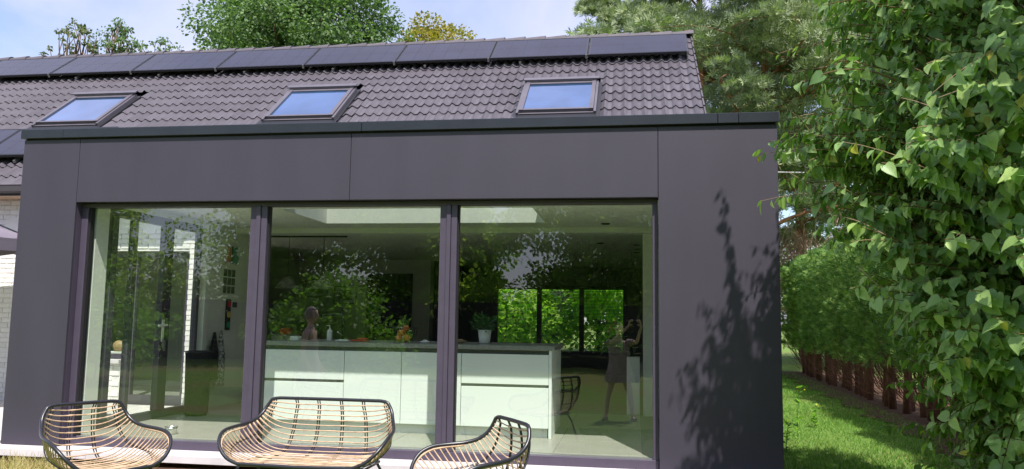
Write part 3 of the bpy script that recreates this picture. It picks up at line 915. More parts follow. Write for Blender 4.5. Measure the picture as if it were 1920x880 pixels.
seat('rattan_bench', 'wide rattan two-seat bench with black tube rim in front of the window', (-2.43, -1.30, -0.23), 0.0, 0.175, (-.93, -.56, -.19, .19, .56, .93))
seat('rattan_chair', 'single rattan armchair turned sideways at the far side of the bench, nearest the brick wall', (-3.735, -1.875, -0.23), R(62), 0.0, (-.82, -.28, .28, .82))
seat('rattan_chair', 'single rattan armchair seen side-on between the bench and the leafy shrub', (-1.07, -2.08, -0.23), R(-57), 0.0, (-.82, -.28, .28, .82))

# ================================================================ kitchen
isl = thing('kitchen_island', 'long kitchen island with pale handleless fronts and grey stone worktop', 'kitchen island', (-2.4, 1.6, 0))
MB().box(-4.02, -0.845, 1.075, 2.05, 0.10, 0.845).build('carcass', 'shadow_gap', isl)
MB().box(-3.98, -0.89, 1.12, 2.0, 0.0, 0.099).build('plinth', 'cabinet', isl)
MB().box(-4.06, -0.815, 1.03, 2.10, 0.885, 0.93, 0.004).build('worktop', 'worktop', isl)
MB().box(-4.0, -0.86, 1.09, 2.04, 0.846, 0.884).build('worktop_gap', 'shadow_gap', isl)
for a, b, z0, z1 in ((-4.0, -3.062, .535, .84), (-4.0, -3.062, .10, .505), (-3.056, -2.433, .10, .84), (-2.427, -1.79, .10, .84), (-1.784, -0.875, .535, .84), (-1.784, -0.875, .10, .505)):
    MB().box(a, b, 1.05, 1.074, z0, z1, 0.002).build('cabinet_front', 'cabinet', isl)
MB().box(-0.872, -0.842, 1.048, 2.06, 0.0, 0.884, 0.002).build('end_panel', 'cabinet', isl)
def top_level(mb, name, m, label, cat, group=None, smooth=False):
    o = mb.build(name, m, None, smooth)
    return tag(o, label, cat, group)
CZ = 0.93
f_ = thing('faucet', 'tall matt black kitchen tap with square spout on the island', 'tap', (-3.30, 1.62, CZ))
MB().tube([(-3.30, 1.62, CZ), (-3.30, 1.62, CZ + .27), (-3.31, 1.62, CZ + .29), (-3.33, 1.62, CZ + .295), (-3.52, 1.62, CZ + .295), (-3.535, 1.62, CZ + .285), (-3.54, 1.62, CZ + .26)], 0.016, 10).build('spout', 'black_metal', f_, smooth=True)
MB().tube([(-3.30, 1.60, CZ + .06), (-3.33, 1.52, CZ + .10)], 0.008, 8).build('lever', 'steel', f_, smooth=True)
f_ = thing('soap_tap', 'small black hooked tap beside the tall kitchen tap', 'tap', (-3.70, 1.62, CZ))
MB().tube([(-3.70, 1.62, CZ), (-3.70, 1.62, CZ + .12), (-3.69, 1.62, CZ + .145), (-3.66, 1.62, CZ + .155), (-3.61, 1.62, CZ + .15), (-3.60, 1.62, CZ + .12)], 0.010, 8).build('spout', 'black_metal', f_, smooth=True)
MB().lathe([(0.001, 0), (.022, 0), (.022, .012), (.012, .014), (.001, .014)], 14, (-3.70, 1.62, CZ)).build('collar', 'black_metal', f_, smooth=True)
f_ = thing('soap_dispenser', 'white soap bottle with pump on the kitchen island', 'soap bottle', (-3.43, 1.55, CZ))
MB().lathe([(.001, 0), (.028, 0), (.03, .01), (.03, .10), (.024, .12), (.010, .125), (.010, .14), (.001, .14)], 16, (-3.43, 1.55, CZ)).build('bottle', 'white_plastic', f_, smooth=True)
MB().tube([(-3.43, 1.55, CZ + .14), (-3.43, 1.55, CZ + .165), (-3.46, 1.54, CZ + .168)], 0.006, 6).build('pump', 'white_plastic', f_)
top_level(MB().box(-3.84, -3.74, 1.40, 1.50, CZ, CZ + .045, .006), 'soap_box', 'white_plastic', 'small white box lying on the island beside the small tap', 'box')
top_level(MB().box(-3.30, -3.14, 1.38, 1.50, CZ, CZ + .012, .004).box(-3.27, -3.17, 1.40, 1.48, CZ + .0121, CZ + .02), 'folded_cloth', 'white_plastic', 'folded pale cloth on the island beside the tap', 'cloth')
top_level(MB().box(-3.12, -2.92, 1.36, 1.47, CZ, CZ + .02, .008).box(-3.05, -2.93, 1.38, 1.44, CZ + .0201, CZ + .04, .008), 'red_tray', 'red_item', 'small red dish lying on the island worktop', 'dish')
# fruit basket
fb = thing('fruit_basket', 'black wire basket standing on the island worktop', 'basket', (-2.52, 1.45, CZ))
m = MB()
for k in range(14):
    a = 2 * math.pi * k / 14
    m.tube([(-2.52 + .08 * math.cos(a), 1.45 + .08 * math.sin(a), CZ + .004), (-2.52 + .125 * math.cos(a), 1.45 + .125 * math.sin(a), CZ + .07), (-2.52 + .14 * math.cos(a), 1.45 + .14 * math.sin(a), CZ + .16)], .0025, 5)
m.build('wires', 'black_metal', fb)
MB().tube([(-2.52 + .14 * math.cos(2 * math.pi * k / 24), 1.45 + .14 * math.sin(2 * math.pi * k / 24), CZ + .16) for k in range(24)], .004, 6, closed=True).build('rim', 'black_metal', fb)
MB().lathe([(.001, 0), (.082, 0), (.082, .006), (.001, .006)], 18, (-2.52, 1.45, CZ)).build('base', 'black_metal', fb)
FR = [(-.05, -.05, .045), (.045, -.045, .045), (.0, .05, .045), (-.055, .03, .10), (.05, .02, .10), (-.01, -.055, .105), (.01, .02, .15)]
for i, (dx, dy, dz) in enumerate(FR):
    top_level(MB().ball((-2.52 + dx, 1.45 + dy, CZ + dz), .037, 14, 9), 'fruit', 'orange_skin' if i != 4 else 'house_leaf',
              ('front orange at the bottom of the wire basket, farther from the basil', 'front orange at the bottom of the wire basket, nearer the basil', 'orange at the back of the wire basket', 'orange in the second layer of the basket, nearer the taps', 'dark green fruit in the wire basket on the island', 'orange in the second layer at the front of the basket', 'topmost orange in the wire basket')[i], 'fruit', 'fruit in the wire basket', True)
def leafy_pot(name, label, cat, x, y, z0, pot_prof, pot_mat, n, size, spread, h, leaf=0.07, mt='house_leaf'):
    t = thing(name, label, cat, (x, y, z0))
    MB().lathe(pot_prof, 20, (x, y, z0)).build('pot', pot_mat, t, smooth=True)
    zt = z0 + pot_prof[-1][1]
    pos = np.array([(x, y, zt + h * .45)]) + rand_unit(n) * np.array([spread, spread, h * .55]) * (rng.random((n, 1)) ** .4)
    tip = nrmz(pos - np.array([x, y, zt - .02])) + rng.normal(size=(n, 3)) * .35 + np.array([0, 0, -.25])
    V, F = scatter(LEAF_V, LEAF_F, pos, frames(tip, np.array([0, 0, 1.0]) + rng.normal(size=(n, 3)) * .4), rng.uniform(.7, 1.2, n) * leaf)
    np_obj('leaves', V, F, mt, t, kind='stuff')
    m = MB()
    for k in range(7):
        a = k * 0.9
        m.tube([(x, y, zt - .03), (x + spread * .5 * math.cos(a), y + spread * .5 * math.sin(a), zt + h * .8)], .003, 5)
    m.build('stems', 'house_leaf', t)
leafy_pot('basil_pot', 'bushy green basil in a white pot on the island', 'potted plant', -1.63, 1.5, CZ,
          [(.001, 0), (.052, 0), (.06, .02), (.075, .15), (.07, .15), (.066, .13), (.001, .13)], 'white_plastic', 170, .07, .13, .19, .06)
leafy_pot('sprig_vase', 'small glass with a leafy sprig behind the fruit basket', 'vase', -2.62, 1.72, CZ,
          [(.001, 0), (.035, 0), (.04, .10), (.036, .10), (.001, .02)], 'steel', 40, .07, .08, .28, .06, 'bush_leaf')
top_level(MB().box(-2.33, -2.23, 1.40, 1.46, CZ, CZ + .018, .008).ball((-2.28, 1.43, CZ + .022), .02, 10, 6, (1.6, 1, .6)), 'paper_scrap', 'white_plastic', 'crumpled white paper on the island beside the basket', 'paper')
sn = thing('snack_bowl', 'small wooden bowl of nuts on the island beside the basil', 'bowl', (-1.90, 1.46, CZ))
MB().lathe([(.001, 0), (.04, 0), (.085, .028), (.08, .030), (.001, .012)], 18, (-1.90, 1.46, CZ)).build('bowl', 'wood', sn, smooth=True)
m = MB()
for k in range(26):
    a, r_ = random.uniform(0, 6.28), random.uniform(0, .06)
    m.ball((-1.90 + r_ * math.cos(a), 1.46 + r_ * math.sin(a), CZ + .028 + random.uniform(0, .012)), .012, 6, 4, (1.3, 1, .8))
m.build('nuts', 'wood', sn, kind='stuff')
# dog bowl by the pane
bo = thing('metal_bowl', 'steel pet bowl on the floor behind the glass', 'bowl', (-4.62, 0.42, 0))
MB().lathe([(.001, 0), (.062, 0), (.055, .05), (.062, .075), (.056, .072), (.05, .02), (.001, .02)], 22, (-4.62, .42, 0)).build('bowl', 'steel', bo, smooth=True)
MB().tube([(-4.62 + .062 * math.cos(k * .2618), .42 + .062 * math.sin(k * .2618), .076) for k in range(24)], .003, 5, closed=True).build('rim', 'steel', bo, smooth=True)
# pendant lamps
MB_ = MB().box(-5.55, -4.25, 4.19, 4.21, 2.385, 2.409)
bar = top_level(MB_, 'lamp_bar', 'black_metal', 'thin black ceiling bar carrying the two pendant lamps', 'ceiling bar')
for k, (x, lab) in enumerate(((-5.16, 'translucent cone pendant lamp farther from the framed pictures'), (-4.61, 'translucent cone pendant lamp hanging over the tall tap'))):
    pl = thing('pendant_lamp', lab, 'pendant lamp', (x, 4.2, 1.64), group='pendant lamps behind the island')
    MB().tube([(x, 4.2, 1.80), (x, 4.2, 2.384)], .004, 5).build('cord', 'black_metal', pl)
    MB().lathe([(.03, .17), (.05, .165), (.19, 0), (.185, 0), (.048, .158)], 24, (x, 4.2, 1.62)).build('shade', 'grey_fabric', pl, smooth=True)
    MB().lathe([(.001, .13), (.02, .13), (.022, .17), (.001, .175)], 12, (x, 4.2, 1.63)).build('holder', 'black_metal', pl)
# recessed ceiling spots
for (x, y, lab) in ((-4.09, 3.75, 'round black ceiling spot above the tall tap, seen in the middle pane'), (-3.23, 3.75, 'round black ceiling spot above the fruit basket'), (-0.36, 2.71, 'nearest round black ceiling spot, seen in the right-hand pane'),
                (-0.54, 5.31, 'round black ceiling spot above the right-hand blind'), (-1.29, 5.7, 'round black ceiling spot above the middle blind'),
                (0.02, 5.6, 'nearest of the three ceiling spots in a line by the wall end'), (0.04, 6.3, 'middle of the three ceiling spots in a line by the wall end'), (0.03, 7.0, 'farthest of the three ceiling spots in a line by the wall end')):
    zc = 2.399 if y < 3.3 else 2.409
    s_ = thing('ceiling_spot', lab, 'spotlight', (x, y, zc), group='recessed ceiling spots')
    MB().lathe([(.045, -.001), (.055, -.001), (.055, -.012), (.045, -.010)], 18, (x, y, zc)).build('trim', 'black_metal', s_)
    MB().lathe([(.001, -.004), (.045, -.004), (.045, -.001)], 18, (x, y, zc)).build('lens', 'black_metal', s_)
# framed pictures
for (x, z, lab) in ((-6.67, 1.81, 'upper framed picture on the wall behind the tap'), (-6.03, 1.66, 'lower framed picture nearer the dark door')):
    p_ = thing('framed_picture', lab, 'picture', (x, 8.97, z), group='framed pictures on the far wall')
    MB().box(x - .25, x + .25, 8.965, 8.99, z - .19, z - .165).box(x - .25, x + .25, 8.965, 8.99, z + .165, z + .19).box(x - .25, x - .225, 8.965, 8.99, z - .165, z + .165).box(x + .225, x + .25, 8.965, 8.99, z - .165, z + .165).build('frame', 'black_metal', p_)
    MB().box(x - .225, x + .225, 8.98, 8.992, z - .165, z + .165).build('mount', 'print_paper', p_)
    MB().box(x - .14, x + .14, 8.976, 8.98, z - .10, z + .10).build('print', 'print_dark', p_)
# dark door in the far wall, dark curtain in the passage
dd = thing('interior_door', 'dark panelled interior door with handle in the far wall', 'door', (-5.05, 8.97, 0))
MB().box(-5.55, -4.58, 8.955, 8.995, 0.0, 2.12, .004).build('door_leaf', 'curtain', dd)
for a in (-5.50, -5.04):
    MB().box(a, a + .42, 8.948, 8.9549, .15, 2.0, .004).build('door_panel', 'fence_board', dd)
MB().tube([(-5.40, 8.947, 1.02), (-5.40, 8.90, 1.02), (-5.28, 8.90, 1.02)], .009, 6).build('handle', 'black_metal', dd)
cu_ = thing('dark_curtain', 'floor-length dark curtain beyond the island worktop', 'curtain', (-4.0, 9.2, 0))
m = MB()
nn = 60
for k in range(nn + 1):
    x = -4.19 + .62 * k / nn
    yy = 9.25 + .045 * math.sin(k * .95)
    m.v += [(x, yy, 0.02), (x, yy, 2.38)]
m.f = [(2 * k, 2 * k + 2, 2 * k + 3, 2 * k + 1) for k in range(nn)]
m.build('fabric', 'curtain', cu_, smooth=True)
MB().tube([(-4.199, 9.25, 2.39), (-3.5, 9.25, 2.39)], .012, 8).build('rod', 'black_metal', cu_)
# side wall with photos and hangings, seen at a slant through the first pane
WX = -5.468
for r_ in range(3):
    for c_ in range(3):
        y, z = 2.86 + .11 * c_, 1.82 - .115 * r_
        o = top_level(MB().box(WX, WX + .006, y, y + .085, z - .095, z), 'pinned_photo', 'print_dark', 'small photo on the inner wall, %s of the %s row in the grid of nine' % (('leftmost', 'middle', 'rightmost')[c_], ('top', 'centre', 'bottom')[r_]), 'photo', 'nine photos pinned in a grid')
bt = thing('butterfly_hanging', 'red and teal butterfly wall hanging above the photo grid', 'wall decoration', (WX, 3.03, 2.0))
for (sx, mm) in ((-1, 'art_red'), (1, 'art_teal')):
    m = MB()
    m.v = [(WX + .004, 3.03, 1.94), (WX + .02, 3.03 + sx * .15, 1.90), (WX + .02, 3.03 + sx * .17, 2.0), (WX + .015, 3.03 + sx * .10, 2.04), (WX + .02, 3.03 + sx * .14, 2.14), (WX + .006, 3.03 + sx * .03, 2.11), (WX + .004, 3.03, 2.05)]
    k0 = len(m.v); m.v += [(x + .01, y, z) for x, y, z in m.v]
    m.f = [tuple(range(k0)), tuple(range(k0, 2 * k0))[::-1]] + [(i, (i + 1) % k0, k0 + (i + 1) % k0, k0 + i) for i in range(k0)]
    m.build('wing', mm, bt)
MB().tube([(WX + .02, 3.03, 1.90), (WX + .02, 3.03, 2.14)], .012, 6).build('body', 'black_metal', bt)
tl = thing('traffic_light_hanging', 'toy traffic light hanging under the photo grid', 'wall decoration', (WX, 3.0, 1.2))
MB().box(WX, WX + .02, 2.95, 3.07, 1.0, 1.42, .006).build('board', 'black_metal', tl)
for z, mm in ((1.35, 'lamp_red'), (1.21, 'lamp_yellow'), (1.07, 'lamp_green')):
    MB().ball((WX + .024, 3.01, z), .045, 12, 8, (.3, 1, 1)).build('light_disc', mm, tl, smooth=True)
top_level(MB().box(WX, WX + .006, 3.14, 3.26, 1.31, 1.38), 'pinned_card', 'print_dark', 'dark card pinned to the wall beside the toy traffic light', 'card')
def hang(name, label, x, y, z0, z1, wd, mm):
    m = MB()
    n, q = 16, 9
    for j in range(q + 1):
        t_ = j / q
        z = z1 + (z0 - z1) * t_
        wj = wd * (0.22 + .78 * min(1, t_ * 2.2))
        for k in range(n):
            a = 2 * math.pi * k / n
            rr = 1 + .18 * math.sin(5 * a + t_ * 3)
            m.v.append((x + wj * .28 * rr * math.cos(a), y + wj * .5 * rr * math.sin(a), z))
    for j in range(q):
        for k in range(n): m.f.append((j * n + k, j * n + (k + 1) % n, (j + 1) * n + (k + 1) % n, (j + 1) * n + k))
    m.f.append(tuple(range(n)))
    return top_level(m, name, mm, label, 'coat' if 'coat' in label else 'towel', None, True)
mat('spotted', (0.03, 0.03, 0.035), 0.9, 0.1, var=0.2, vscale=38, c2=(0.7, 0.7, 0.68))
hang('spotted_towel', 'black and white spotted towel hanging by the wall opening', -5.38, 2.72, .28, 1.0, .17, 'spotted')
hang('black_coat', 'black coat hanging beside the spotted towel', -5.38, 2.55, .38, .98, .17, 'dark_fabric')
sb = thing('black_bin', 'round black basket on the floor beside the glazed door', 'basket', (-5.22, 1.92, 0))
MB().lathe([(.001, 0), (.125, 0), (.135, .03), (.155, .70), (.16, .74), (.152, .76), (.145, .74), (.135, .62), (.001, .60)], 28, (-5.22, 1.92, 0)).build('body', 'dark_fabric', sb, smooth=True)
MB().tube([(-5.22 + .158 * math.cos(k * .2618), 1.92 + .158 * math.sin(k * .2618), .755) for k in range(24)], .010, 6, closed=True).build('rim', 'black_metal', sb, smooth=True)
# dining chair glimpsed beyond the wall
dc = thing('dining_chair', 'grey upholstered dining chair glimpsed beside the first mullion', 'chair', (-5.25, 4.3, 0))
MB().box(-5.50, -5.06, 4.05, 4.48, .42, .50, .02).build('seat', 'grey_fabric', dc)
MB().box(-5.50, -5.06, 4.44, 4.50, .501, .92, .02).build('backrest', 'grey_fabric', dc)
for x in (-5.47, -5.09):
    for y in (4.08, 4.44): MB().tube([(x, y, .42), (x, y, 0)], .012, 6).build('leg', 'black_metal', dc)
top_level(MB().ball((-5.28, 4.47, .975), .09, 12, 8, (1.2, .5, .6)), 'knitted_hat', 'lamp_red', 'red knitted hat lying on the back of the dining chair', 'hat', None, True)
# tall planter with a big-leaved plant, armchair
pp = thing('tall_planter', 'tall white planter with a large-leaved houseplant by the wall end', 'potted plant', (-0.02, 3.5, 0))
MB().box(-0.11, 0.06, 3.42, 3.59, 0, .74, .008).build('pot', 'white_plastic', pp)
for k, (pts, ln) in enumerate((([(-.02, 3.5, .7), (-.03, 3.48, .92), (-.08, 3.46, 1.02), (-.17, 3.44, .98)], .36), ([(-.02, 3.5, .7), (.0, 3.5, .85), (.10, 3.48, .90)], .30), ([(-.03, 3.5, .7), (-.08, 3.47, .80), (-.16, 3.42, .82)], .26))):
    MB().tube(pts, .006, 6).build('leaf_stalk', 'house_leaf', pp)
    p0, d_ = np.array([pts[-1]]), np.array([[pts[-1][0] - pts[-2][0], pts[-1][1] - pts[-2][1], pts[-1][2] - pts[-2][2] - .02]])
    V, F = scatter(HEART_V, HEART_F, p0, frames(d_, np.array([[0, -.3, 1.0]])), np.array([ln]))
    np_obj('large_leaf', V, F, 'house_leaf', pp)
ac = thing('grey_armchair', 'rounded grey armchair beside the tall white planter', 'armchair', (0.45, 5.0, 0))
m = MB().ball((.42, 5.0, .45), .42, 20, 12, (1, .9, .55))
m.build('seat_shell', 'grey_fabric', ac, smooth=True)
for x in (.2, .64):
    for y in (4.8, 5.2): MB().tube([(x, y, .3), (x, y, 0)], .015, 6).build('leg', 'wood', ac)
# framed picture on the side wall
sp_ = thing('wall_picture', 'small framed picture on the side wall at the edge of the window', 'picture', (.88, 7.0, 1.5))
MB().box(.872, .898, 6.7, 7.3, 1.25, 1.85, .004).build('frame', 'black_metal', sp_)
MB().box(.868, .8719, 6.75, 7.25, 1.30, 1.80).build('print', 'print_paper', sp_)
# things behind the front window of the brick house
top_level(MB().box(-7.88, -7.62, 3.50, 3.62, .66, .76, .006), 'orange_box', 'orange_skin', 'orange box on the ledge behind the brick wall window', 'box')
top_level(MB().box(-8.0, -7.2, 3.49, 3.66, .60, .655, .004), 'window_ledge', 'plaster', 'pale ledge inside the brick wall window', 'ledge')
top_level(MB().ball((-7.42, 3.56, .735), .085, 12, 8, (1.1, .7, .95)), 'beige_cushion', 'wood', 'round beige ornament on the ledge beside the orange box', 'ornament', None, True)

# ================================================================ back window with venetian blinds
bw = thing('back_window', 'black-framed three-part window in the far wall', 'window', (-1.7, 11.1, .44))
m = MB().box(-3.22, -.18, 11.08, 11.16, .44, .50).box(-3.22, -.18, 11.08, 11.16, 1.94, 2.0)
for a, b in ((-3.22, -3.13), (-2.225, -2.115), (-1.255, -1.145), (-.27, -.18)): m.box(a, b, 11.081, 11.159, .50, 1.94)
m.build('frame', 'black_metal', bw)
for i, (a, b) in enumerate(((-3.14, -2.21), (-2.13, -1.24), (-1.16, -.26))):
    MB().quad((a, 11.12, .5), (b, 11.12, .5), (b, 11.12, 1.94), (a, 11.12, 1.94)).build('pane', 'side_glass', bw)
    vbn = thing('venetian_blind', ('leftmost', 'middle', 'rightmost')[i] + ' of the three open slatted blinds in the far window', 'blind', (a, 11.03, 1.94), group='blinds in the far window')
    MB().box(a + .01, b - .01, 11.01, 11.05, 1.90, 1.94, .003).build('head_rail', 'slat', vbn)
    m = MB()
    for k in range(42):
        z = .53 + k * .0325
        m.quad((a + .01, 11.012, z + .004), (b - .01, 11.012, z + .004), (b - .01, 11.048, z - .006), (a + .01, 11.048, z - .006))
    m.build('slats', 'slat', vbn, kind='stuff')
    for x in (a + .15, b - .15): MB().tube([(x, 11.03, .51), (x, 11.03, 1.9)], .0015, 4).build('cord', 'white_plastic', vbn)
    MB().box(a + .01, b - .01, 11.01, 11.05, .505, .522, .003).build('bottom_rail', 'slat', vbn)

# ================================================================ parasol on the side terrace
pa = thing('parasol', 'grey fabric parasol open over the side terrace by the brick wall', 'parasol', (-9.3, 1.9, -0.06))
m = MB()
nr = 8
cx_, cy_ = -9.35, 1.75
rim_ = [(cx_ + 1.62 * math.cos(2 * math.pi * (k + .5) / nr), cy_ + 1.30 * math.sin(2 * math.pi * (k + .5) / nr), 2.18) for k in range(nr)]
for k in range(nr):
    a, b = Vector(rim_[k]), Vector(rim_[(k + 1) % nr])
    apx = Vector((cx_, cy_, 2.86))
    rows = []
    for j in range(7):
        t_ = j / 6
        row = []
        for i in range(7):
            u = i / 6
            p = apx.lerp(a.lerp(b, u), t_)
            p.z -= .07 * math.sin(math.pi * t_) + .05 * t_ * math.sin(math.pi * u)
            row.append(tuple(p))
        rows.append(row)
    row = [(x, y, z - .16) for x, y, z in rows[-1]]
    rows.append(row)
    k0 = len(m.v)
    for row in rows: m.v += row
    for j in range(7):
        for i in range(6): m.f.append((k0 + j * 7 + i, k0 + j * 7 + i + 1, k0 + (j + 1) * 7 + i + 1, k0 + (j + 1) * 7 + i))
m.build('canopy', 'parasol', pa, smooth=False)
for k in range(nr):
    MB().tube([(cx_, cy_, 2.82), (rim_[k][0], rim_[k][1], rim_[k][2] - .02)], .01, 5).build('rib', 'black_metal', pa)
MB().tube([(cx_, cy_, -0.06), (cx_, cy_, 2.84)], .028, 12).build('pole', 'black_metal', pa, smooth=True)
MB().lathe([(.001, .0), (.28, 0), (.28, .05), (.05, .08), (.05, .22), (.001, .22)], 20, (cx_, cy_, -.06)).build('base', 'black_metal', pa)

# ================================================================ big leafy shrub beside the window
rng = np.random.default_rng(11)
SHC = np.array([2.95, -1.95])
def sh_r(z):
    return np.interp(z, [-.3, 0.3, .8, 1.3, 1.9, 2.5, 3.1, 3.5, 3.9, 4.4, 4.9, 5.3], [.68, .86, 1.10, 1.34, 1.58, 1.74, 1.72, 1.90, 2.08, 1.78, .95, .3])
shrub = thing('leafy_shrub', 'tall broad shrub with heart-shaped green leaves overhanging the corner of the extension', 'shrub', (SHC[0], SHC[1], -0.23))
br = MB()
LP, LT, LN = [], [], []
def arc(a, b, sag, n):
    a, b = np.array(a), np.array(b)
    t = np.linspace(0, 1, n)[:, None]
    p = a + (b - a) * t
    p[:, 2] += sag * (4 * t * (1 - t))[:, 0]
    return p
def leaves_on(p, d0, step, size_lo, size_hi, hang=0.8):
    seg = np.linalg.norm(np.diff(p, axis=0), axis=1)
    L = np.concatenate([[0], np.cumsum(seg)])
    s_ = d0
    k = 0
    while s_ < L[-1]:
        q = np.array([np.interp(s_, L, p[:, i]) for i in range(3)])
        i = min(np.searchsorted(L, s_), len(p) - 1)
        d = p[i] - p[max(i - 1, 0)]
        d = d / (np.linalg.norm(d) + 1e-9)
        side = np.cross(d, [0, 0, 1.0]); side /= (np.linalg.norm(side) + 1e-9)
        for sg_ in (-1, 1):
            tip = side * sg_ * rng.uniform(.1, .9) + d * rng.uniform(-.1, .7) + np.array([0, 0, -hang * rng.uniform(.45, 1.5)]) + rng.normal(size=3) * .27
            if rng.random() < .12: continue
            nor = np.array([0, 0, 1.0]) + d * .5 + rng.normal(size=3) * .42 + OUT * 1.2
            LP.append(q + tip * .012); LT.append(tip); LN.append(nor)
        s_ += step * rng.uniform(.75, 1.3)
        k += 1
tips = []
for k in range(2000):
    z = rng.choice([rng.uniform(.0, 1.2), rng.uniform(.8, 2.6), rng.uniform(2.2, 4.3), rng.uniform(3.6, 5.3)], p=[.2, .33, .31, .16])
    ph = math.radians(208) + rng.uniform(-1, 1) * math.radians(128)
    rr = sh_r(z) * (rng.uniform(.86, 1.06) if rng.random() < .72 else rng.uniform(.5, .86))
    rr *= 1 + .10 * math.sin(3 * ph + z * 2.1) + .07 * math.sin(7 * ph - z * 3)
    e = np.array([SHC[0] + rr * math.cos(ph), SHC[1] + rr * math.sin(ph), z])
    OUT = np.array([math.cos(ph), math.sin(ph), .2])
    # crown shaped for its shadow: drop branches shading the wall outside the wanted outline
    wx, wz = e[0] + .347 * e[1], e[2] + 1.621 * e[1]
    if wx < 1.3 and (wz > np.interp(wx, [.3, .5, .8, 1.0, 1.3], [.75, 1.0, 1.3, 1.6, 1.95]) or wx < .36): continue
    b_ = np.array([SHC[0] + rr * .42 * math.cos(ph + rng.uniform(-.4, .4)), SHC[1] + rr * .42 * math.sin(ph), max(.2, z - rng.uniform(.15, .75))])
    p = arc(b_, e, rng.uniform(.02, .16), 9)
    br.tube([tuple(q) for q in p], list(np.linspace(.007, .0025, 9)), 4)
    leaves_on(p, 0.18, .062, .07, .1)
    # side twigs
    for _ in range(2):
        i = rng.integers(4, 8)
        e2 = p[i] + OUT * rng.uniform(.05, .25) + rng.normal(size=3) * np.array([.16, .16, .12])
        p2 = arc(p[i], e2, .02, 5)
        br.tube([tuple(q) for q in p2], list(np.linspace(.004, .002, 5)), 3)
        leaves_on(p2, 0.02, .058, .07, .1)
# long arching shoots that stick out of the mass
SHOOTS = [((1.6, -1.7, 2.2), (0.92, -1.5, 2.46), .06), ((1.75, -1.9, 2.45), (1.08, -1.7, 2.13), .10), ((1.7, -1.7, 2.75), (1.12, -1.6, 2.85), .05),
          ((1.75, -2.2, 3.0), (1.15, -2.2, 3.15), .08), ((1.75, -1.8, 1.9), (1.25, -1.6, 1.72), .06), ((1.6, -1.9, 2.0), (1.12, -1.8, 1.95), .05),
          ((1.5, -2.4, 2.6), (1.06, -2.5, 2.62), .05), ((1.55, -1.75, 3.6), (1.32, -1.55, 4.55), .04), ((1.50, -1.7, 3.8), (1.28, -1.52, 4.85), .03),
          ((1.9, -1.4, 3.4), (1.62, -1.15, 4.05), .04), ((2.0, -1.3, 3.3), (1.66, -1.0, 3.75), .04), ((1.4, -1.8, 3.5), (1.20, -1.7, 4.1), .04)]
for a, b, sgg in SHOOTS:
    OUT = np.array([-.8, -.3, .2])
    p = arc(a, b, sgg, 14)
    br.tube([tuple(q) for q in p], list(np.linspace(.007, .0025, 14)), 5)
    leaves_on(p, 0.05, .052, .06, .1)
OUT = np.array([-.6, -.6, .2])
p = arc((2.0, -2.0, .86), (1.38, -1.9, 1.56), .02, 12)
MB().tube([tuple(q) for q in p], list(np.linspace(.006, .0025, 12)), 6).build('bare_shoot', 'dry_twig', shrub, smooth=True)
leaves_on(p, 0.12, .17, .06, .1)
br.build('twigs', 'shrub_stem', shrub, kind='stuff')
for k in range(9):
    a = k * 2.399
    bx, by = SHC[0] + .25 * math.cos(a), SHC[1] + .25 * math.sin(a)
    r2 = rng.uniform(.7, 1.3)
    p = arc((bx, by, -.26), (SHC[0] + r2 * math.cos(a), SHC[1] + r2 * math.sin(a), rng.uniform(2.4, 4.2)), .25, 10)
    MB().tube([tuple(q) for q in p], list(np.linspace(.03, .010, 10)), 7).build('stem', 'bark', shrub, smooth=True)
LP, LT, LN = np.array(LP), np.array(LT), np.array(LN)
keep = rng.random(len(LP)) < np.where(LP[:, 0] > 3.4, .45, 1.0)
LP, LT, LN = LP[keep], LT[keep], LN[keep]
LS = rng.uniform(.042, .096, len(LP))
FRM = frames(LT, LN)
# the 300 leaves that show largest: nearest the camera, in frame, on the outside
d_ = LP - np.array(CAM)
dep = d_ @ np.array(cf)
px = 960 + 1502.4 * (d_ @ np.array(cr)) / dep
py = 440 - 1502.4 * (d_ @ np.array(cu)) / dep
face = np.abs(np.einsum('ni,ni->n', FRM[:, :, 2], nrmz(d_)))
outr = np.hypot(LP[:, 0] - SHC[0], LP[:, 1] - SHC[1]) / sh_r(LP[:, 2])
score = LS / dep * (.4 + face) * np.clip(outr, 0, 1.15) ** 2 * ((px > 1400) & (px < 1915) & (py > 2) & (py < 876))
big = np.argsort(-score)[:298]
lm = []
for k in range(5):
    V = np.array(HEART_V, float)
    V[:, 0] *= rng.uniform(.88, 1.12)
    V[:, 2] *= rng.uniform(.6, 1.7)
    V[:, 2] -= .12 * rng.uniform(.3, 1.2) * V[:, 1] ** 2
    lm.append(np_mesh('leaf', V, np.array(HEART_F), 'shrub_leaf', True))
bigset = np.zeros(len(LP), bool); bigset[big] = True
soff = -Vector(shrub.location)
for i in big:
    o = bpy.data.objects.new('leaf', lm[i % 5])
    col.objects.link(o)
    o.parent = shrub
    mt = Matrix([list(FRM[i][r]) for r in range(3)]).to_4x4()
    o.rotation_euler = mt.to_euler()
    o.location = Vector(LP[i]) + soff
    s_ = LS[i] * 1.04
    o.scale = (s_, s_, s_)
HV = np.array(HEART_V, float); HV[:, 2] -= .10 * HV[:, 1] ** 2
ylw = (~bigset) & (rng.random(len(LP)) < .012)
rst = (~bigset) & (~ylw)
V, F = scatter(HV, HEART_F, LP[rst], FRM[rst], LS[rst])
np_obj('foliage', V, F, 'shrub_leaf', shrub, smooth=True, kind='stuff')
V, F = scatter(HV, HEART_F, LP[ylw], FRM[ylw], LS[ylw])
np_obj('yellowed_leaves', V, F, 'shrub_leaf_yellow', shrub, smooth=True, kind='stuff')

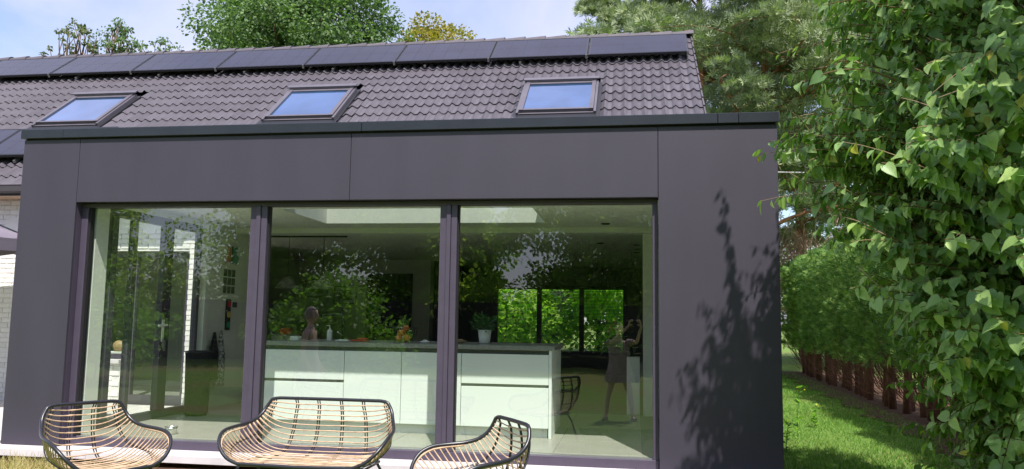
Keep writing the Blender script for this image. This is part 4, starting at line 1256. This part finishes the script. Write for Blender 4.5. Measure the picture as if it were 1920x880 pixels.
# ================================================================ clipped conifer hedge
def hx(y): return 3.50 + (y + 2) * 0.042        # face of the hedge along the lawn
hedge = thing('conifer_hedge', 'long clipped conifer hedge with bare brown stems along the lawn', 'hedge', (4.1, 7, -0.2))
n = 52000
yy = rng.uniform(-4.5, 17.5, n)
which = rng.random(n)
zz = np.where(which < .72, .55 + 2.22 * rng.random(n), 2.72 + .14 * rng.random(n))
bul = .15 * np.sin(yy * 2.3) + .13 * np.sin(yy * 6.1 + zz * 1.2) + .09 * np.sin(zz * 5.0 + yy * 3) + .06 * np.sin(zz * 11 + yy * 9)
depth = rng.random(n) ** 2 * .42
xx = np.where(which < .72, hx(yy) + bul * .8 + depth + .10 * (2.5 - zz) * .25, hx(yy) + rng.random(n) * 1.15)
low = .40 + .16 * np.sin(yy * 1.7) + .14 * np.sin(yy * 4.3 + 1) + rng.random(n) * .25
ok = (zz > low)
pos = np.stack([xx, yy, zz + .06 * np.sin(yy * 3.1)], -1)[ok]
m_ = len(pos)
topm = (which >= .72)[ok]
tip = np.where(topm[:, None], np.array([-.1, 0, 1.0]), np.array([-.6, 0, .35])) + rng.normal(size=(m_, 3)) * .42
SPR_V = [(0, 0, 0), (-.05, .3, 0), (0, 1, -.1), (.05, .3, 0), (-.42, .62, .03), (-.30, .30, 0), (.42, .62, .03), (.30, .30, 0), (-.22, .85, -.02), (.22, .85, -.02), (0, .45, 0)]
SPR_F = [(0, 3, 1), (1, 3, 2), (0, 5, 4), (0, 6, 7), (1, 10, 8), (3, 9, 10)]
V, F = scatter(SPR_V, SPR_F, pos, frames(tip, rng.normal(size=(m_, 3)) + np.array([-.5, -.3, .6])), rng.uniform(.075, .17, m_))
np_obj('foliage', V, F, 'thuja', hedge, kind='stuff')
# far side and inner mass
n = 7000
pos = np.stack([hx(rng.uniform(-4.5, 17.5, n)) * 0 + 0, rng.uniform(-4.5, 17.5, n), .75 + 2.0 * rng.random(n)], -1)
pos[:, 0] = hx(pos[:, 1]) + rng.uniform(.35, 1.2, n)
V, F = scatter(SPR_V, SPR_F, pos, frames(rng.normal(size=(n, 3)), rng.normal(size=(n, 3))), rng.uniform(.25, .42, n))
np_obj('inner_foliage', V, F, 'thuja', hedge, kind='stuff')
y = -3.6
while y < 17.4:
    x = hx(y) + .50 + random.uniform(-.1, .1)
    lean = random.uniform(-.12, .12)
    r0 = random.uniform(.035, .075)
    MB().tube([(x, y, -.25), (x + random.uniform(-.04, .04), y + lean * .4, .3), (x + random.uniform(-.06, .06), y + lean, .9), (x, y + lean, 1.9)], [r0 * 1.25, r0, r0 * .8, r0 * .4], 7).build('trunk', 'hedge_bark', hedge, smooth=True)
    y += random.uniform(.32, .52)
tw = MB()
for k in range(1500):
    y = random.uniform(-3.6, 17.4)
    x = hx(y) + random.uniform(.28, .75)
    z0 = random.uniform(-.1, .7)
    o1 = Vector((random.uniform(-.42, -.05), random.uniform(-.25, .25), random.uniform(.15, .65)))
    tw.tube([(x, y, z0), tuple(Vector((x, y, z0)) + o1 * .5 + Vector((0, 0, -.05))), tuple(Vector((x, y, z0)) + o1)], [.008, .006, .003], 3, cap=False)
tw.build('bare_twigs', 'hedge_bark', hedge, kind='stuff')

# ================================================================ grass
def blades(name, region, n, h0, h1, m, wd=.008, zf=gz, clump=0.0):
    P = region(n)
    n = len(P)
    z = np.array([zf(a, b) for a, b in P])
    pos = np.stack([P[:, 0], P[:, 1], z - .005], -1)
    tip = np.stack([rng.normal(size=n) * .45, rng.normal(size=n) * .45, np.ones(n)], -1)
    hgt = rng.uniform(h0, h1, n)
    tv = [(-.5, 0, 0), (.5, 0, 0), (.32, .55, .06), (-.32, .55, .06), (0, 1, .28)]
    tf = [(0, 1, 2), (0, 2, 3), (3, 2, 4)]
    sc_ = np.stack([np.full(n, wd), hgt, hgt], -1)
    V, F = scatter(tv, tf, pos, frames(tip, rng.normal(size=(n, 3))), sc_)
    return np_obj(name, V, F, m, None, kind='stuff')
def reg_side(n):
    y = 17.5 * rng.random(n) ** 1.5 - .5
    x = 1.27 + rng.random(n) * (hx(y) - 1.2 + .15)
    return np.stack([x, y], -1)
tag(blades('lawn_grass', reg_side, 60000, .025, .07, 'grass_blade', .009), 'short sunlit grass of the lawn strip between house and hedge', 'grass')
def reg_front(n):
    x = rng.uniform(-6.4, 3.6, n); y = rng.uniform(-3.4, -.62, n)
    return np.stack([x, y], -1)
tag(blades('front_grass', reg_front, 26000, .02, .06, 'grass_blade', .009), 'short grass in front of the window', 'grass')
def reg_dry(n):
    c = np.stack([rng.uniform(-6.4, -4.3, n), rng.uniform(-2.0, -.30, n)], -1)
    w_ = (np.sin(c[:, 0] * 6) * np.sin(c[:, 1] * 5 + 1) + rng.normal(size=n) * .4) > -.1
    return c[w_]
tag(blades('dry_grass', reg_dry, 11000, .05, .19, 'dry_blade', .007), 'tufts of dry straw-coloured grass by the foot of the extension', 'grass')
# tall weeds with yellow flowers beside the wall
for (x, y, h, lab) in ((2.03, 3.6, .62, 'slender tall weed with yellow flowers beside the dark wall'), (1.66, 2.3, .34, 'low bushy weed at the very corner of the dark wall'), (2.45, 4.6, .30, 'short yellow-flowered weed farther along the lawn')):
    wd_ = thing('weed', lab, 'weed', (x, y, gz(x, y)), group='weeds by the dark wall')
    g0 = gz(x, y)
    pts = [(x, y, g0), (x + .01, y, g0 + h * .5), (x + .03, y - .01, g0 + h)]
    MB().tube(pts, [.005, .004, .002], 5).build('stalk', 'house_leaf', wd_)
    n = 26
    t_ = rng.random(n)
    pos = np.stack([x + .03 * t_, y + 0 * t_, g0 + h * t_], -1)
    a = rng.uniform(0, 6.28, n)
    tip = np.stack([np.cos(a), np.sin(a), .5 + 0 * a], -1)
    V, F = scatter(LEAF_V, LEAF_F, pos, frames(tip, np.array([[0, 0, 1.0]]) + rng.normal(size=(n, 3)) * .2), rng.uniform(.05, .11, n))
    np_obj('leaves', V, F, 'bush_leaf', wd_, kind='stuff')
    for k in range(3):
        MB().ball((x + .03 + rng.normal() * .03, y + rng.normal() * .03, g0 + h + rng.uniform(-.05, .03)), .010, 8, 5, (1, 1, .6)).build('flower', 'flower_yellow', wd_, smooth=True)

# ================================================================ trees
def limb(m, a, b, r0, r1, bend=.15, n=6):
    a, b = np.array(a, float), np.array(b, float)
    L = np.linalg.norm(b - a)
    off = rng.normal(size=3) * bend * L * .4
    pts = [tuple(a + (b - a) * t + off * 4 * t * (1 - t)) for t in np.linspace(0, 1, n)]
    m.tube(pts, list(np.linspace(r0, r1, n)), 6)
    return [np.array(p) for p in pts]
def broadleaf(name, label, cat, x, y, h, rad, n, leaf, m, group=None, z0=None, base=.35, clumps=46, bark='bark', gap=.30, squash=1.0):
    z0 = gz(x, y) - .05 if z0 is None else z0
    t = thing(name, label, cat, (x, y, z0), group=group)
    tr = MB()
    r0 = h * (.012 if 'mirrored' in label else .022)
    limb(tr, (x, y, z0), (x + rng.normal() * .3, y + rng.normal() * .3, z0 + h * .72), r0, r0 * .3, .05, 9)
    cen = []
    for k in range(clumps):
        u = rand_unit(1)[0]
        rr = rng.random() ** .45
        zc = z0 + h * (base + (1 - base) * .5) + u[2] * rr * h * (1 - base) * .5 * .92
        tz = (zc - z0) / h
        prof = math.sin(math.pi * min(.97, max(.06, (tz - base * .8) / (1 - base * .8)) ** .8)) ** .6
        c = np.array([x + u[0] * rr * rad * prof, y + u[1] * rr * rad * prof * squash, zc])
        cen.append(c)
        zb = z0 + h * min(.7, max(base * .7, tz - .22))
        limb(tr, (x, y, zb), c, r0 * .18, r0 * .04, .16, 5)
    tr.build('trunk', bark, t, smooth=True)
    cen = np.array(cen)
    cs = rng.uniform(.6, 1.25, clumps) * rad * gap
    idx = rng.integers(0, clumps, n)
    u = rand_unit(n)
    # leaves crowd towards the outside and top of each clump
    off = u * (rng.random((n, 1)) ** .35) * cs[idx][:, None] * np.array([1.15, 1.15, .72])
    pos = cen[idx] + off
    tip = u + np.array([0, 0, -.35]) + rng.normal(size=(n, 3)) * .5
    nor = u + np.array([0, 0, .8]) + rng.normal(size=(n, 3)) * .6
    V, F = scatter(QUAD_V, QUAD_F, pos, frames(tip, nor), rng.uniform(.7, 1.25, n) * leaf)
    np_obj('crown', V, F, m, t, kind='stuff')
    return t
def pine(name, label, x, y, h, rad, whorls, base, lean=0.0, group='pines beside the house', tuft=88, seed_dir=None):
    z0 = gz(x, y) - .05
    t = thing(name, label, 'pine tree', (x, y, z0), group=group)
    tr = MB()
    r0 = h * .016
    tp = limb(tr, (x, y, z0), (x + lean, y, z0 + h * .97), r0, r0 * .18, .035, 12)
    tp = np.array(tp)
    pads = []
    for k in range(whorls):
        tz = base + (1 - base) * (k + rng.random()) / whorls
        c0 = np.array([np.interp(z0 + tz * h, tp[:, 2], tp[:, i]) for i in range(3)])
        reach = rad * (1.0 - .62 * ((tz - base) / (1 - base)) ** 1.6) * rng.uniform(.65, 1.1)
        a = rng.uniform(0, 6.283)
        e = c0 + np.array([math.cos(a) * reach, math.sin(a) * reach, reach * rng.uniform(-.02, .38)])
        bp = limb(tr, c0, e, r0 * .30 * (1.15 - tz * .7), r0 * .06, .22, 7)
        for q in (2, 3, 4, 5, 6):
            for _ in range(2):
                o = rng.normal(size=3) * np.array([.30, .30, .10]) * reach * .8
                o[2] = abs(o[2]) * .8 + .05
                e2 = bp[q] + o
                limb(tr, bp[q], e2, r0 * .075, r0 * .03, .2, 4)
                pads.append(e2)
    tr.build('trunk', 'pine_bark', t, smooth=True)
    pads = np.array(pads)
    n = len(pads) * tuft
    idx = np.repeat(np.arange(len(pads)), tuft)
    ps = rng.uniform(.35, .62, len(pads)) * (rad / 3.2) ** .5
    u = rand_unit(n)
    u[:, 2] = np.abs(u[:, 2]) * 1.0 - .25
    pos = pads[idx] + u * ps[idx][:, None] * np.array([1.25, 1.25, .62]) * (rng.random((n, 1)) ** .4)
    # each tuft: a fan of needles
    tv = [(0, 0, 0)]
    tf = []
    for k in range(5):
        a = (k - 2) * .48
        r_ = 1.0 - .1 * abs(k - 2)
        d = (math.sin(a) * r_, math.cos(a) * r_, .16 * ((k % 3) - 1))
        s_ = (math.cos(a) * .075, -math.sin(a) * .075, 0)
        b0 = len(tv)
        tv += [(d[0] * .55 - s_[0], d[1] * .55 - s_[1], d[2] * .5), (d[0] * .55 + s_[0], d[1] * .55 + s_[1], d[2] * .5), d]
        tf += [(0, b0 + 1, b0), (b0, b0 + 1, b0 + 2)]
    tip = u * np.array([1, 1, .7]) + np.array([0, 0, .55]) + rng.normal(size=(n, 3)) * .35
    V, F = scatter(tv, tf, pos, frames(tip, rng.normal(size=(n, 3))), rng.uniform(.15, .26, n))
    np_obj('crown', V, F, 'pine_needle', t, kind='stuff')
rng = np.random.default_rng(5)
# behind the house, seen over the ridge
broadleaf('oak_tree', 'large dark green broadleaf tree behind the ridge of the roof', 'tree', -13.0, 21.5, 17.5, 3.9, 75000, .135, 'oak_leaf', None, base=.40, clumps=90, gap=.27)
broadleaf('round_tree', 'yellow-green round-topped tree just above the ridge', 'tree', -8.5, 25, 14.7, 2.6, 26000, .14, 'yellow_leaf', None, base=.5, clumps=60)
broadleaf('birch_tree', 'sparse brownish birch top above the far end of the ridge', 'tree', -23.9, 23, 14.6, 1.5, 1500, .12, 'birch_leaf', 'slender tree tops behind the ridge', base=.72, clumps=60, gap=.09)
broadleaf('birch_tree', 'thin green tree top with one upright spire above the ridge', 'tree', -22.1, 23.5, 14.5, 1.5, 2300, .12, 'oak_leaf', 'slender tree tops behind the ridge', base=.74, clumps=70, gap=.13)
broadleaf('birch_tree', 'barely showing twig tips above the ridge beside the large dark tree', 'tree', -19.6, 23, 13.5, 1.6, 1500, .12, 'oak_leaf', 'slender tree tops behind the ridge', base=.76, clumps=50, gap=.11)
rng = np.random.default_rng(21)
# pines beside the house
pine('pine_tree', 'nearest tall pine with reddish limbs rising behind the corner of the roof', 3.6, 15.5, 13.5, 4.1, 34, .30)
pine('pine_tree', 'pine with its trunk in the gap between dark wall and shrub', 6.1, 22.5, 15.5, 4.2, 30, .26, .3)
pine('pine_tree', 'smaller pine top standing alone above the ridge', -1.0, 25, 14.6, 2.4, 24, .5)
pine('pine_tree', 'tall pine behind the gable between the lone pine top and the nearest pine', 2.4, 23.5, 18.5, 3.9, 32, .34)
pine('pine_tree', 'pine rising behind the leafy shrub', 9.6, 19.0, 15.5, 4.4, 32, .28)
# low trees and brambles closing the view at the end of the lawn
for (x, y, h, rad_, lab) in ((2.2, 27, 4.5, 2.6, 'green bush at the end of the lawn behind the hedge end'), (7.5, 29, 6.0, 3.4, 'dense bush far behind the conifer hedge'), (12.5, 24, 7.0, 4.0, 'broad bush far behind the leafy shrub')):
    broadleaf('garden_bush', lab, 'bush', x, y, h, rad_, 6000, .17, 'garden_leaf', 'bushes at the end of the lawn', base=.05, clumps=30, gap=.38)
bb = thing('bramble_thicket', 'tangle of dry brown brushwood above the far end of the hedge', 'thicket', (5.9, 19.5, -.2))
m = MB()
for k in range(900):
    b0 = np.array([rng.uniform(4.2, 8.6), rng.uniform(18.6, 20.8), rng.uniform(1.4, 3.5)])
    limb(m, b0, b0 + rng.normal(size=3) * np.array([.7, .5, .6]) + np.array([0, 0, .75]), .013, .004, .5, 5)
m.build('branches', 'dry_twig', bb, kind='stuff')
limb_m = MB()
limb(limb_m, (5.2, 19.2, -.2), (5.0, 19.2, 3.6), .05, .03, .12, 8); limb(limb_m, (5.05, 19.2, 2.4), (5.9, 19.0, 1.7), .03, .015, .2, 6); limb(limb_m, (5.0, 19.2, 3.5), (4.75, 19.2, 3.75), .028, .012, .2, 5)
limb_m.build('bare_trunk', 'dry_twig', bb, smooth=True)
# overhead line
top_level(MB().tube([tuple(Vector((1.0, 13.0, 5.02)).lerp(Vector((22, 16, 6.4)), k / 20) - Vector((0, 0, .5 * 4 * (k / 20) * (1 - k / 20)))) for k in range(21)], .016, 5), 'overhead_cable', 'wire', 'pale overhead cable crossing behind the corner of the dark wall', 'cable')
# lit greenery outside the far window
for k, x in enumerate((-5.0, -2.9, -0.9, 1.2)):
    broadleaf('window_bush', ('sunlit bush outside the far window, %s of the four behind the blinds' % ('first', 'second', 'third', 'fourth')[k]), 'bush', x, 14.3 + .3 * (k % 2), 4.6, 1.9, 15000, .14, 'window_leaf', 'bushes outside the far window', base=.02, clumps=26, gap=.42)

# ================================================================ garden behind the camera, mirrored in the panes
fe = thing('garden_fence', 'dark board fence at the end of the garden, mirrored in the window', 'fence', (-8, -23.5, gz(0, -23.5)))
fz = gz(0, -23.5)
bdm = MB().box(0, 2.36, -23.5, -23.475, 0, .19, .004).mesh('board', 'fence_board')
for i in range(24):
    x0 = -38 + 2.42 * i
    MB().box(x0 - .05, x0 + .05, -23.47, -23.38, fz, fz + 2.45, .006).build('post', 'fence_board', fe)
    for j in range(12): inst('board', bdm, fe, (x0 + .03, 0, fz + .03 + .2 * j))
GT = [(-31, -30, 13, 4.5, 0), (-28.0, -29, 12, 3.6, 1), (-18.2, -31, 11, 4.0, 0), (-15.2, -27.5, 14, 3.6, 1), (-10.2, -28, 12, 3.6, 2), (-8.4, -29.5, 9, 2.6, 0),
      (-2.6, -28, 12, 3.4, 2), (1.8, -28.5, 13, 3.6, 0), (6.0, -27.5, 12, 3.6, 2), (11, -29, 13, 4.2, 0), (-37, -28, 13, 5, 2), (17, -28, 13, 4.5, 1)]
GX = [-34, -30.5, -27, -23.5, -20, -16.5, -13, -9.5, -6, -2.5, 1, 4.5]
GN = ['first', 'second', 'third', 'fourth', 'fifth', 'sixth', 'seventh', 'eighth', 'ninth', 'tenth', 'eleventh', 'twelfth']
for k, (x, y, h, r_, q) in enumerate(GT):
    broadleaf('garden_tree', 'garden tree beyond the dark fence, mirrored in the panes, %s of the row' % GN[k], 'tree', x, y, h, r_, 22000, .20,
              ('garden_leaf', 'mirror_leaf', 'mirror_leaf')[q], 'trees mirrored in the window', base=.02, clumps=60, gap=.36)
for k, (x, y, h, r_, lab) in enumerate(((-7.6, -12.5, 2.9, 2.0, 'bright leafy bush on the lawn, mirrored in the middle pane'), (-14.5, -12.5, 2.7, 2.3, 'bright leafy bush on the lawn, mirrored beside the door handle'), (-19.5, -16, 3.2, 2.2, 'rounded bush at the side of the garden, mirrored near the first jamb'))):
    broadleaf('lawn_bush', lab, 'bush', x, y, h, r_, 6500, .12, 'bush_leaf', 'bushes mirrored in the window', base=.05, clumps=34, gap=.34)

for k, x in enumerate(GX):
    broadleaf('screen_bush', 'tall bush just beyond the dark fence, mirrored in the panes, %s of the row' % GN[k], 'bush', x, -25.2 - .4 * (k % 2), 4.6 + .5 * math.sin(k * 2.1), 2.3, 4200, .2, ('mirror_leaf', 'garden_leaf')[k % 2], 'bushes beyond the fence mirrored in the window', base=.02, clumps=34, gap=.36)

# ================================================================ people, mirrored in the window
def person(name, label, loc, rz, J, edges, rad, root, parent_mat='skin'):
    t = thing(name, label, 'person', loc, rz, local=True)
    keys = list(J)
    me = bpy.data.meshes.new('body')
    me.from_pydata([J[k] for k in keys], [(keys.index(a), keys.index(b)) for a, b in edges], [])
    me.materials.append(M[parent_mat])
    o = bpy.data.objects.new('body', me)
    place(o, t)
    md = o.modifiers.new('skin', 'SKIN')
    md.use_smooth_shade = True
    for i, k in enumerate(keys):
        sv = me.skin_vertices[0].data[i]
        r_ = rad[k]
        sv.radius = r_ if isinstance(r_, tuple) else (r_, r_)
        sv.use_root = (k == root)
    ss = o.modifiers.new('smooth', 'SUBSURF')
    ss.levels = ss.render_levels = 2
    return t
def head(t, c, r, yaw, hair_mat, long_hair):
    """Head with nose, ears, brow and mouth, turned by yaw (0 faces -y)."""
    cy, sy = math.cos(yaw), math.sin(yaw)
    def tf(p): return (c[0] + p[0] * cy - p[1] * sy, c[1] + p[0] * sy + p[1] * cy, c[2] + p[2])
    m = MB()
    n, q = 20, 14
    for j in range(q + 1):
        a = -math.pi / 2 + math.pi * j / q
        for k in range(n):
            b = 2 * math.pi * k / n
            x, y, z = math.cos(a) * math.cos(b), math.cos(a) * math.sin(b), math.sin(a)
            s_ = .76 * (1 - .22 * max(0, -z) ** 1.5)
            yy = y * .95
            if z < 0 and y < 0: yy *= 1 - .10 * (-z)
            p = [x * s_ * r, yy * r, z * r * 1.18]
            f = max(0, -y) ** 6 * max(0, 1 - abs(x) * 5)
            p[1] -= f * r * .20 * max(0, 1 - abs(z + .12) * 3.2)
            p[1] -= f * r * .04 * max(0, 1 - abs(z + .5) * 6)
            e = max(0, 1 - abs(abs(x) - .36) * 6) * max(0, 1 - abs(z - .05) * 6) * (1 if y < 0 else 0)
            p[1] += e * r * .07
            m.v.append(tf(p))
    for j in range(q):
        for k in range(n): m.f.append((j * n + k, j * n + (k + 1) % n, (j + 1) * n + (k + 1) % n, (j + 1) * n + k))
    h = m.build('head', 'skin', t, smooth=True)
    for sx in (-1, 1):
        MB().ball(tf((sx * r * .77, .02, 0.0)), r * .24, 8, 6, (.4, .6, 1.1)).build('ear', 'skin', h, smooth=True)
        MB().ball(tf((sx * r * .29, -r * .80, r * .06)), r * .10, 8, 6).build('eye', 'black_metal', h, smooth=True)
    MB().ball(tf((0, -r * .80, -r * .55)), r * .16, 10, 6, (1.3, .35, .3)).build('mouth', 'art_red', h, smooth=True)
    hm = MB()
    for j in range(10):
        a = -.35 + (math.pi / 2 + .35) * j / 9
        for k in range(20):
            b = 2 * math.pi * k / 20
            x, y, z = math.cos(a) * math.cos(b), math.cos(a) * math.sin(b), math.sin(a)
            if y < -.35 and z < .55: y = -.35 - (y + .35) * .2 - .12 * (z < .2)
            hm.v.append(tf((x * r * .86, y * r * 1.06 + .012, z * r * 1.28)))
    for j in range(9):
        for k in range(20): hm.f.append((j * 20 + k, j * 20 + (k + 1) % 20, (j + 1) * 20 + (k + 1) % 20, (j + 1) * 20 + k))
    hr = hm.build('hair', hair_mat, t, smooth=True)
    if long_hair:
        MB().tube([tf((0, r * .8, r * .3)), tf((0, r * 1.05, -r * .6)), tf((0, r * 1.0, -r * 1.9))], [r * .62, r * .6, r * .3], 10).build('hair_tail', hair_mat, hr, smooth=True)
def hand_joints(J, E_, Rd, side, wrist, palm, dirs, up, curl):
    """Five fingers: wrist -> palm -> knuckles -> two finger joints; thumb from the side of the palm near its base."""
    w_, p_ = Vector(wrist), Vector(palm)
    J[side + 'wrist'], Rd[side + 'wrist'] = wrist, (.024, .020)
    J[side + 'palm'], Rd[side + 'palm'] = palm, (.030, .015)
    E_.append((side + 'wrist', side + 'palm'))
    ax = (p_ - w_).normalized()
    ac = Vector(dirs).normalized()
    for k in range(4):
        base = p_ + ax * .035 + ac * (.027 - .018 * k)
        ln = (.030, .034, .032, .025)[k]
        q1 = base + ax * ln + Vector(curl) * .010
        q2 = q1 + ax * ln * .6 + Vector(curl) * .024
        for nm, q, r_ in (('a', base, .0095), ('b', q1, .0085), ('c', q2, .0075)):
            J[side + 'f%d' % k + nm] = tuple(q); Rd[side + 'f%d' % k + nm] = r_
        E_.extend([(side + 'palm', side + 'f%da' % k), (side + 'f%da' % k, side + 'f%db' % k), (side + 'f%db' % k, side + 'f%dc' % k)])
    b0 = w_.lerp(p_, .6) + ac * .030
    b1 = b0 + ac * .022 + ax * .022 + Vector(curl) * .01
    b2 = b1 + ax * .026 + Vector(curl) * .014
    for nm, q, r_ in (('ta', b0, .011), ('tb', b1, .0095), ('tc', b2, .008)):
        J[side + nm] = tuple(q); Rd[side + nm] = r_
    E_.extend([(side + 'palm', side + 'ta'), (side + 'ta', side + 'tb'), (side + 'tb', side + 'tc')])

# --- the photographer, phone raised, facing the house (+y); the phone is just behind the lens point
PX, PY, PZ = -0.29, -7.62, gz(0, -7.62)
J, E_, Rd = {}, [], {}
def jt(k, p, r_): J[k] = p; Rd[k] = r_
jt('pelvis', (0, 0, .94), (.135, .105)); jt('waist', (0, .0, 1.10), (.115, .09)); jt('chest', (0, .0, 1.30), (.125, .095)); jt('neckb', (0, .0, 1.44), (.06, .055)); jt('neck', (0, .015, 1.52), (.045, .045)); jt('skull', (0, .02, 1.60), .05)
E_ += [('pelvis', 'waist'), ('waist', 'chest'), ('chest', 'neckb'), ('neckb', 'neck'), ('neck', 'skull')]
for s_, sx in (('l_', -1), ('r_', 1)):
    fx = -.25 if sx < 0 else .24
    jt(s_ + 'hip', (sx * .10, 0, .88), .088); jt(s_ + 'thigh', (sx * .15, .0, .68), .075); jt(s_ + 'knee', (fx * .82, .02, .48), .052); jt(s_ + 'calf', (fx * .93, -.015, .32), .053)
    jt(s_ + 'ankle', (fx, -.02, .085), .034); jt(s_ + 'heel', (fx, -.03, .045), .032); jt(s_ + 'ball', (fx + sx * .03, .10, .035), (.042, .026)); jt(s_ + 'toe', (fx + sx * .045, .16, .026), (.036, .018))
    E_ += [('pelvis', s_ + 'hip'), (s_ + 'hip', s_ + 'thigh'), (s_ + 'thigh', s_ + 'knee'), (s_ + 'knee', s_ + 'calf'), (s_ + 'calf', s_ + 'ankle'), (s_ + 'ankle', s_ + 'heel'), (s_ + 'heel', s_ + 'ball'), (s_ + 'ball', s_ + 'toe')]
ph_ = Vector((-PX, -7.2 - PY - .03, 1.19 - PZ))     # phone in the person's coordinates
for s_, sx in (('l_', -1), ('r_', 1)):
    jt(s_ + 'sho', (sx * .17, .0, 1.40), .055); jt(s_ + 'elb', (sx * .22 + .10, .16, 1.42), .038)
    E_ += [('chest', s_ + 'sho'), (s_ + 'sho', s_ + 'elb')]
    wr = ph_ + Vector((sx * .115, -.06, -.075)); pm = ph_ + Vector((sx * .098, -.022, -.03))
    hand_joints(J, E_, Rd, s_, tuple(wr), tuple(pm), (-sx * .6, -.5, -.3), 0, (-sx * .9, .1, .1))
    E_.append((s_ + 'elb', s_ + 'wrist'))
pg = person('person', 'person in a loose rosy tunic and sandals holding up a phone, mirrored in the window', (PX, PY, PZ), 0, J, E_, Rd, 'pelvis')
head(pg, (0, .03, 1.655), .105, math.pi, 'hair_brown', True)
m = MB()
prof = [(1.43, .10, .08), (1.40, .185, .10), (1.30, .19, .125), (1.12, .18, .125), (.98, .215, .155), (.84, .255, .185), (.70, .285, .205)]
n = 28
for (z, a, b) in prof:
    for k in range(n):
        th = 2 * math.pi * k / n
        rip = 1 + (.05 * math.sin(7 * th) if z < 1.0 else 0)
        m.v.append((a * rip * math.cos(th), b * rip * math.sin(th), z))
for j in range(len(prof) - 1):
    for k in range(n): m.f.append((j * n + k, j * n + (k + 1) % n, (j + 1) * n + (k + 1) % n, (j + 1) * n + k))
m.build('tunic', 'dress', pg, smooth=True)
for sx in (-1, 1):
    MB().tube([(sx * .165, 0, 1.405), (sx * .19 + .03, .06, 1.41), (sx * .205 + .06, .10, 1.415)], [.072, .066, .062], 12, cap=False).build('sleeve', 'dress', pg, smooth=True)
    fx = -.25 if sx < 0 else .24
    MB().box(fx + sx * .02 - .05, fx + sx * .02 + .05, -.075, .205, .0, .016, .005).build('sandal_sole', 'black_metal', pg)
    MB().tube([(fx + sx * .02 - .05, .09, .02), (fx + sx * .03, .095, .068), (fx + sx * .02 + .055, .09, .02)], .012, 6).build('sandal_strap', 'black_metal', pg)
sbg = thing('shoulder_bag', 'dark shoulder bag hanging at the hip of the person with the phone', 'bag', (PX + .31, PY, PZ + .70))
MB().box(PX + .285, PX + .37, PY - .13, PY + .13, PZ + .70, PZ + .96, .02).build('pouch', 'dark_fabric', sbg)
MB().tube([(PX + .33, PY - .11, PZ + .95), (PX + .25, PY - .12, PZ + 1.25), (PX + .14, PY - .02, PZ + 1.475), (PX + .25, PY + .12, PZ + 1.25), (PX + .33, PY + .11, PZ + .95)], .012, 6).build('strap', 'dark_fabric', sbg)
pho = thing('phone', 'dark blue phone held up in both hands by the person mirrored in the window', 'phone', (0, -7.236, 1.15))
MB().box(-.078, .078, -7.240, -7.2315, 1.15, 1.225, .003).build('body', 'phone', pho)
MB().box(-.074, .074, -7.2412, -7.2402, 1.154, 1.221).build('screen', 'skylight_glass', pho)

# --- a second person standing beside the chairs, facing along the house, only mirrored in the glass
QX, QY = -4.42, -3.05
QZ = gz(0, QY)
J, E_, Rd = {}, [], {}
jt('pelvis', (0, 0, .82), (.125, .10)); jt('waist', (0, 0, .96), (.108, .085)); jt('chest', (0, 0, 1.14), (.118, .09)); jt('neckb', (0, 0, 1.26), (.058, .052)); jt('neck', (0, .0, 1.33), (.045, .045)); jt('skull', (0, -.01, 1.40), .05)
E_ += [('pelvis', 'waist'), ('waist', 'chest'), ('chest', 'neckb'), ('neckb', 'neck'), ('neck', 'skull')]
for s_, sx in (('l_', -1), ('r_', 1)):
    jt(s_ + 'hip', (sx * .09, 0, .76), .083); jt(s_ + 'thigh', (sx * .10, -.01, .58), .07); jt(s_ + 'knee', (sx * .10, -.02, .42), .05); jt(s_ + 'calf', (sx * .10, .02, .28), .05)
    jt(s_ + 'ankle', (sx * .10, .02, .075), .033); jt(s_ + 'heel', (sx * .10, .04, .04), .03); jt(s_ + 'ball', (sx * .12, -.09, .032), (.04, .025)); jt(s_ + 'toe', (sx * .125, -.15, .024), (.034, .017))
    E_ += [('pelvis', s_ + 'hip'), (s_ + 'hip', s_ + 'thigh'), (s_ + 'thigh', s_ + 'knee'), (s_ + 'knee', s_ + 'calf'), (s_ + 'calf', s_ + 'ankle'), (s_ + 'ankle', s_ + 'heel'), (s_ + 'heel', s_ + 'ball'), (s_ + 'ball', s_ + 'toe')]
    jt(s_ + 'sho', (sx * .155, 0, 1.22), .05); jt(s_ + 'elb', (sx * .20, .02, .97), .037)
    E_ += [('chest', s_ + 'sho'), (s_ + 'sho', s_ + 'elb')]
    hand_joints(J, E_, Rd, s_, (sx * .205, -.06, .77), (sx * .20, -.08, .71), (0, -1, 0), 0, (-sx * .4, -.3, 0))
    E_.append((s_ + 'elb', s_ + 'wrist'))
p2 = person('person', 'bare-shouldered person standing on the grass, mirrored behind the tall tap', (QX, QY, QZ), R(90), J, E_, Rd, 'pelvis')
head(p2, (0, -.02, 1.445), .10, 0, 'hair_grey', False)
m = MB()
prof = [(1.10, .155, .115), (1.02, .15, .112), (.92, .145, .108), (.80, .165, .13), (.66, .185, .14), (.56, .195, .145)]
for (z, a, b) in prof:
    for k in range(n):
        th = 2 * math.pi * k / n
        m.v.append((a * math.cos(th), b * math.sin(th), z))
for j in range(len(prof) - 1):
    for k in range(n): m.f.append((j * n + k, j * n + (k + 1) % n, (j + 1) * n + (k + 1) % n, (j + 1) * n + k))
m.build('wrap', 'swimwear', p2, smooth=True)
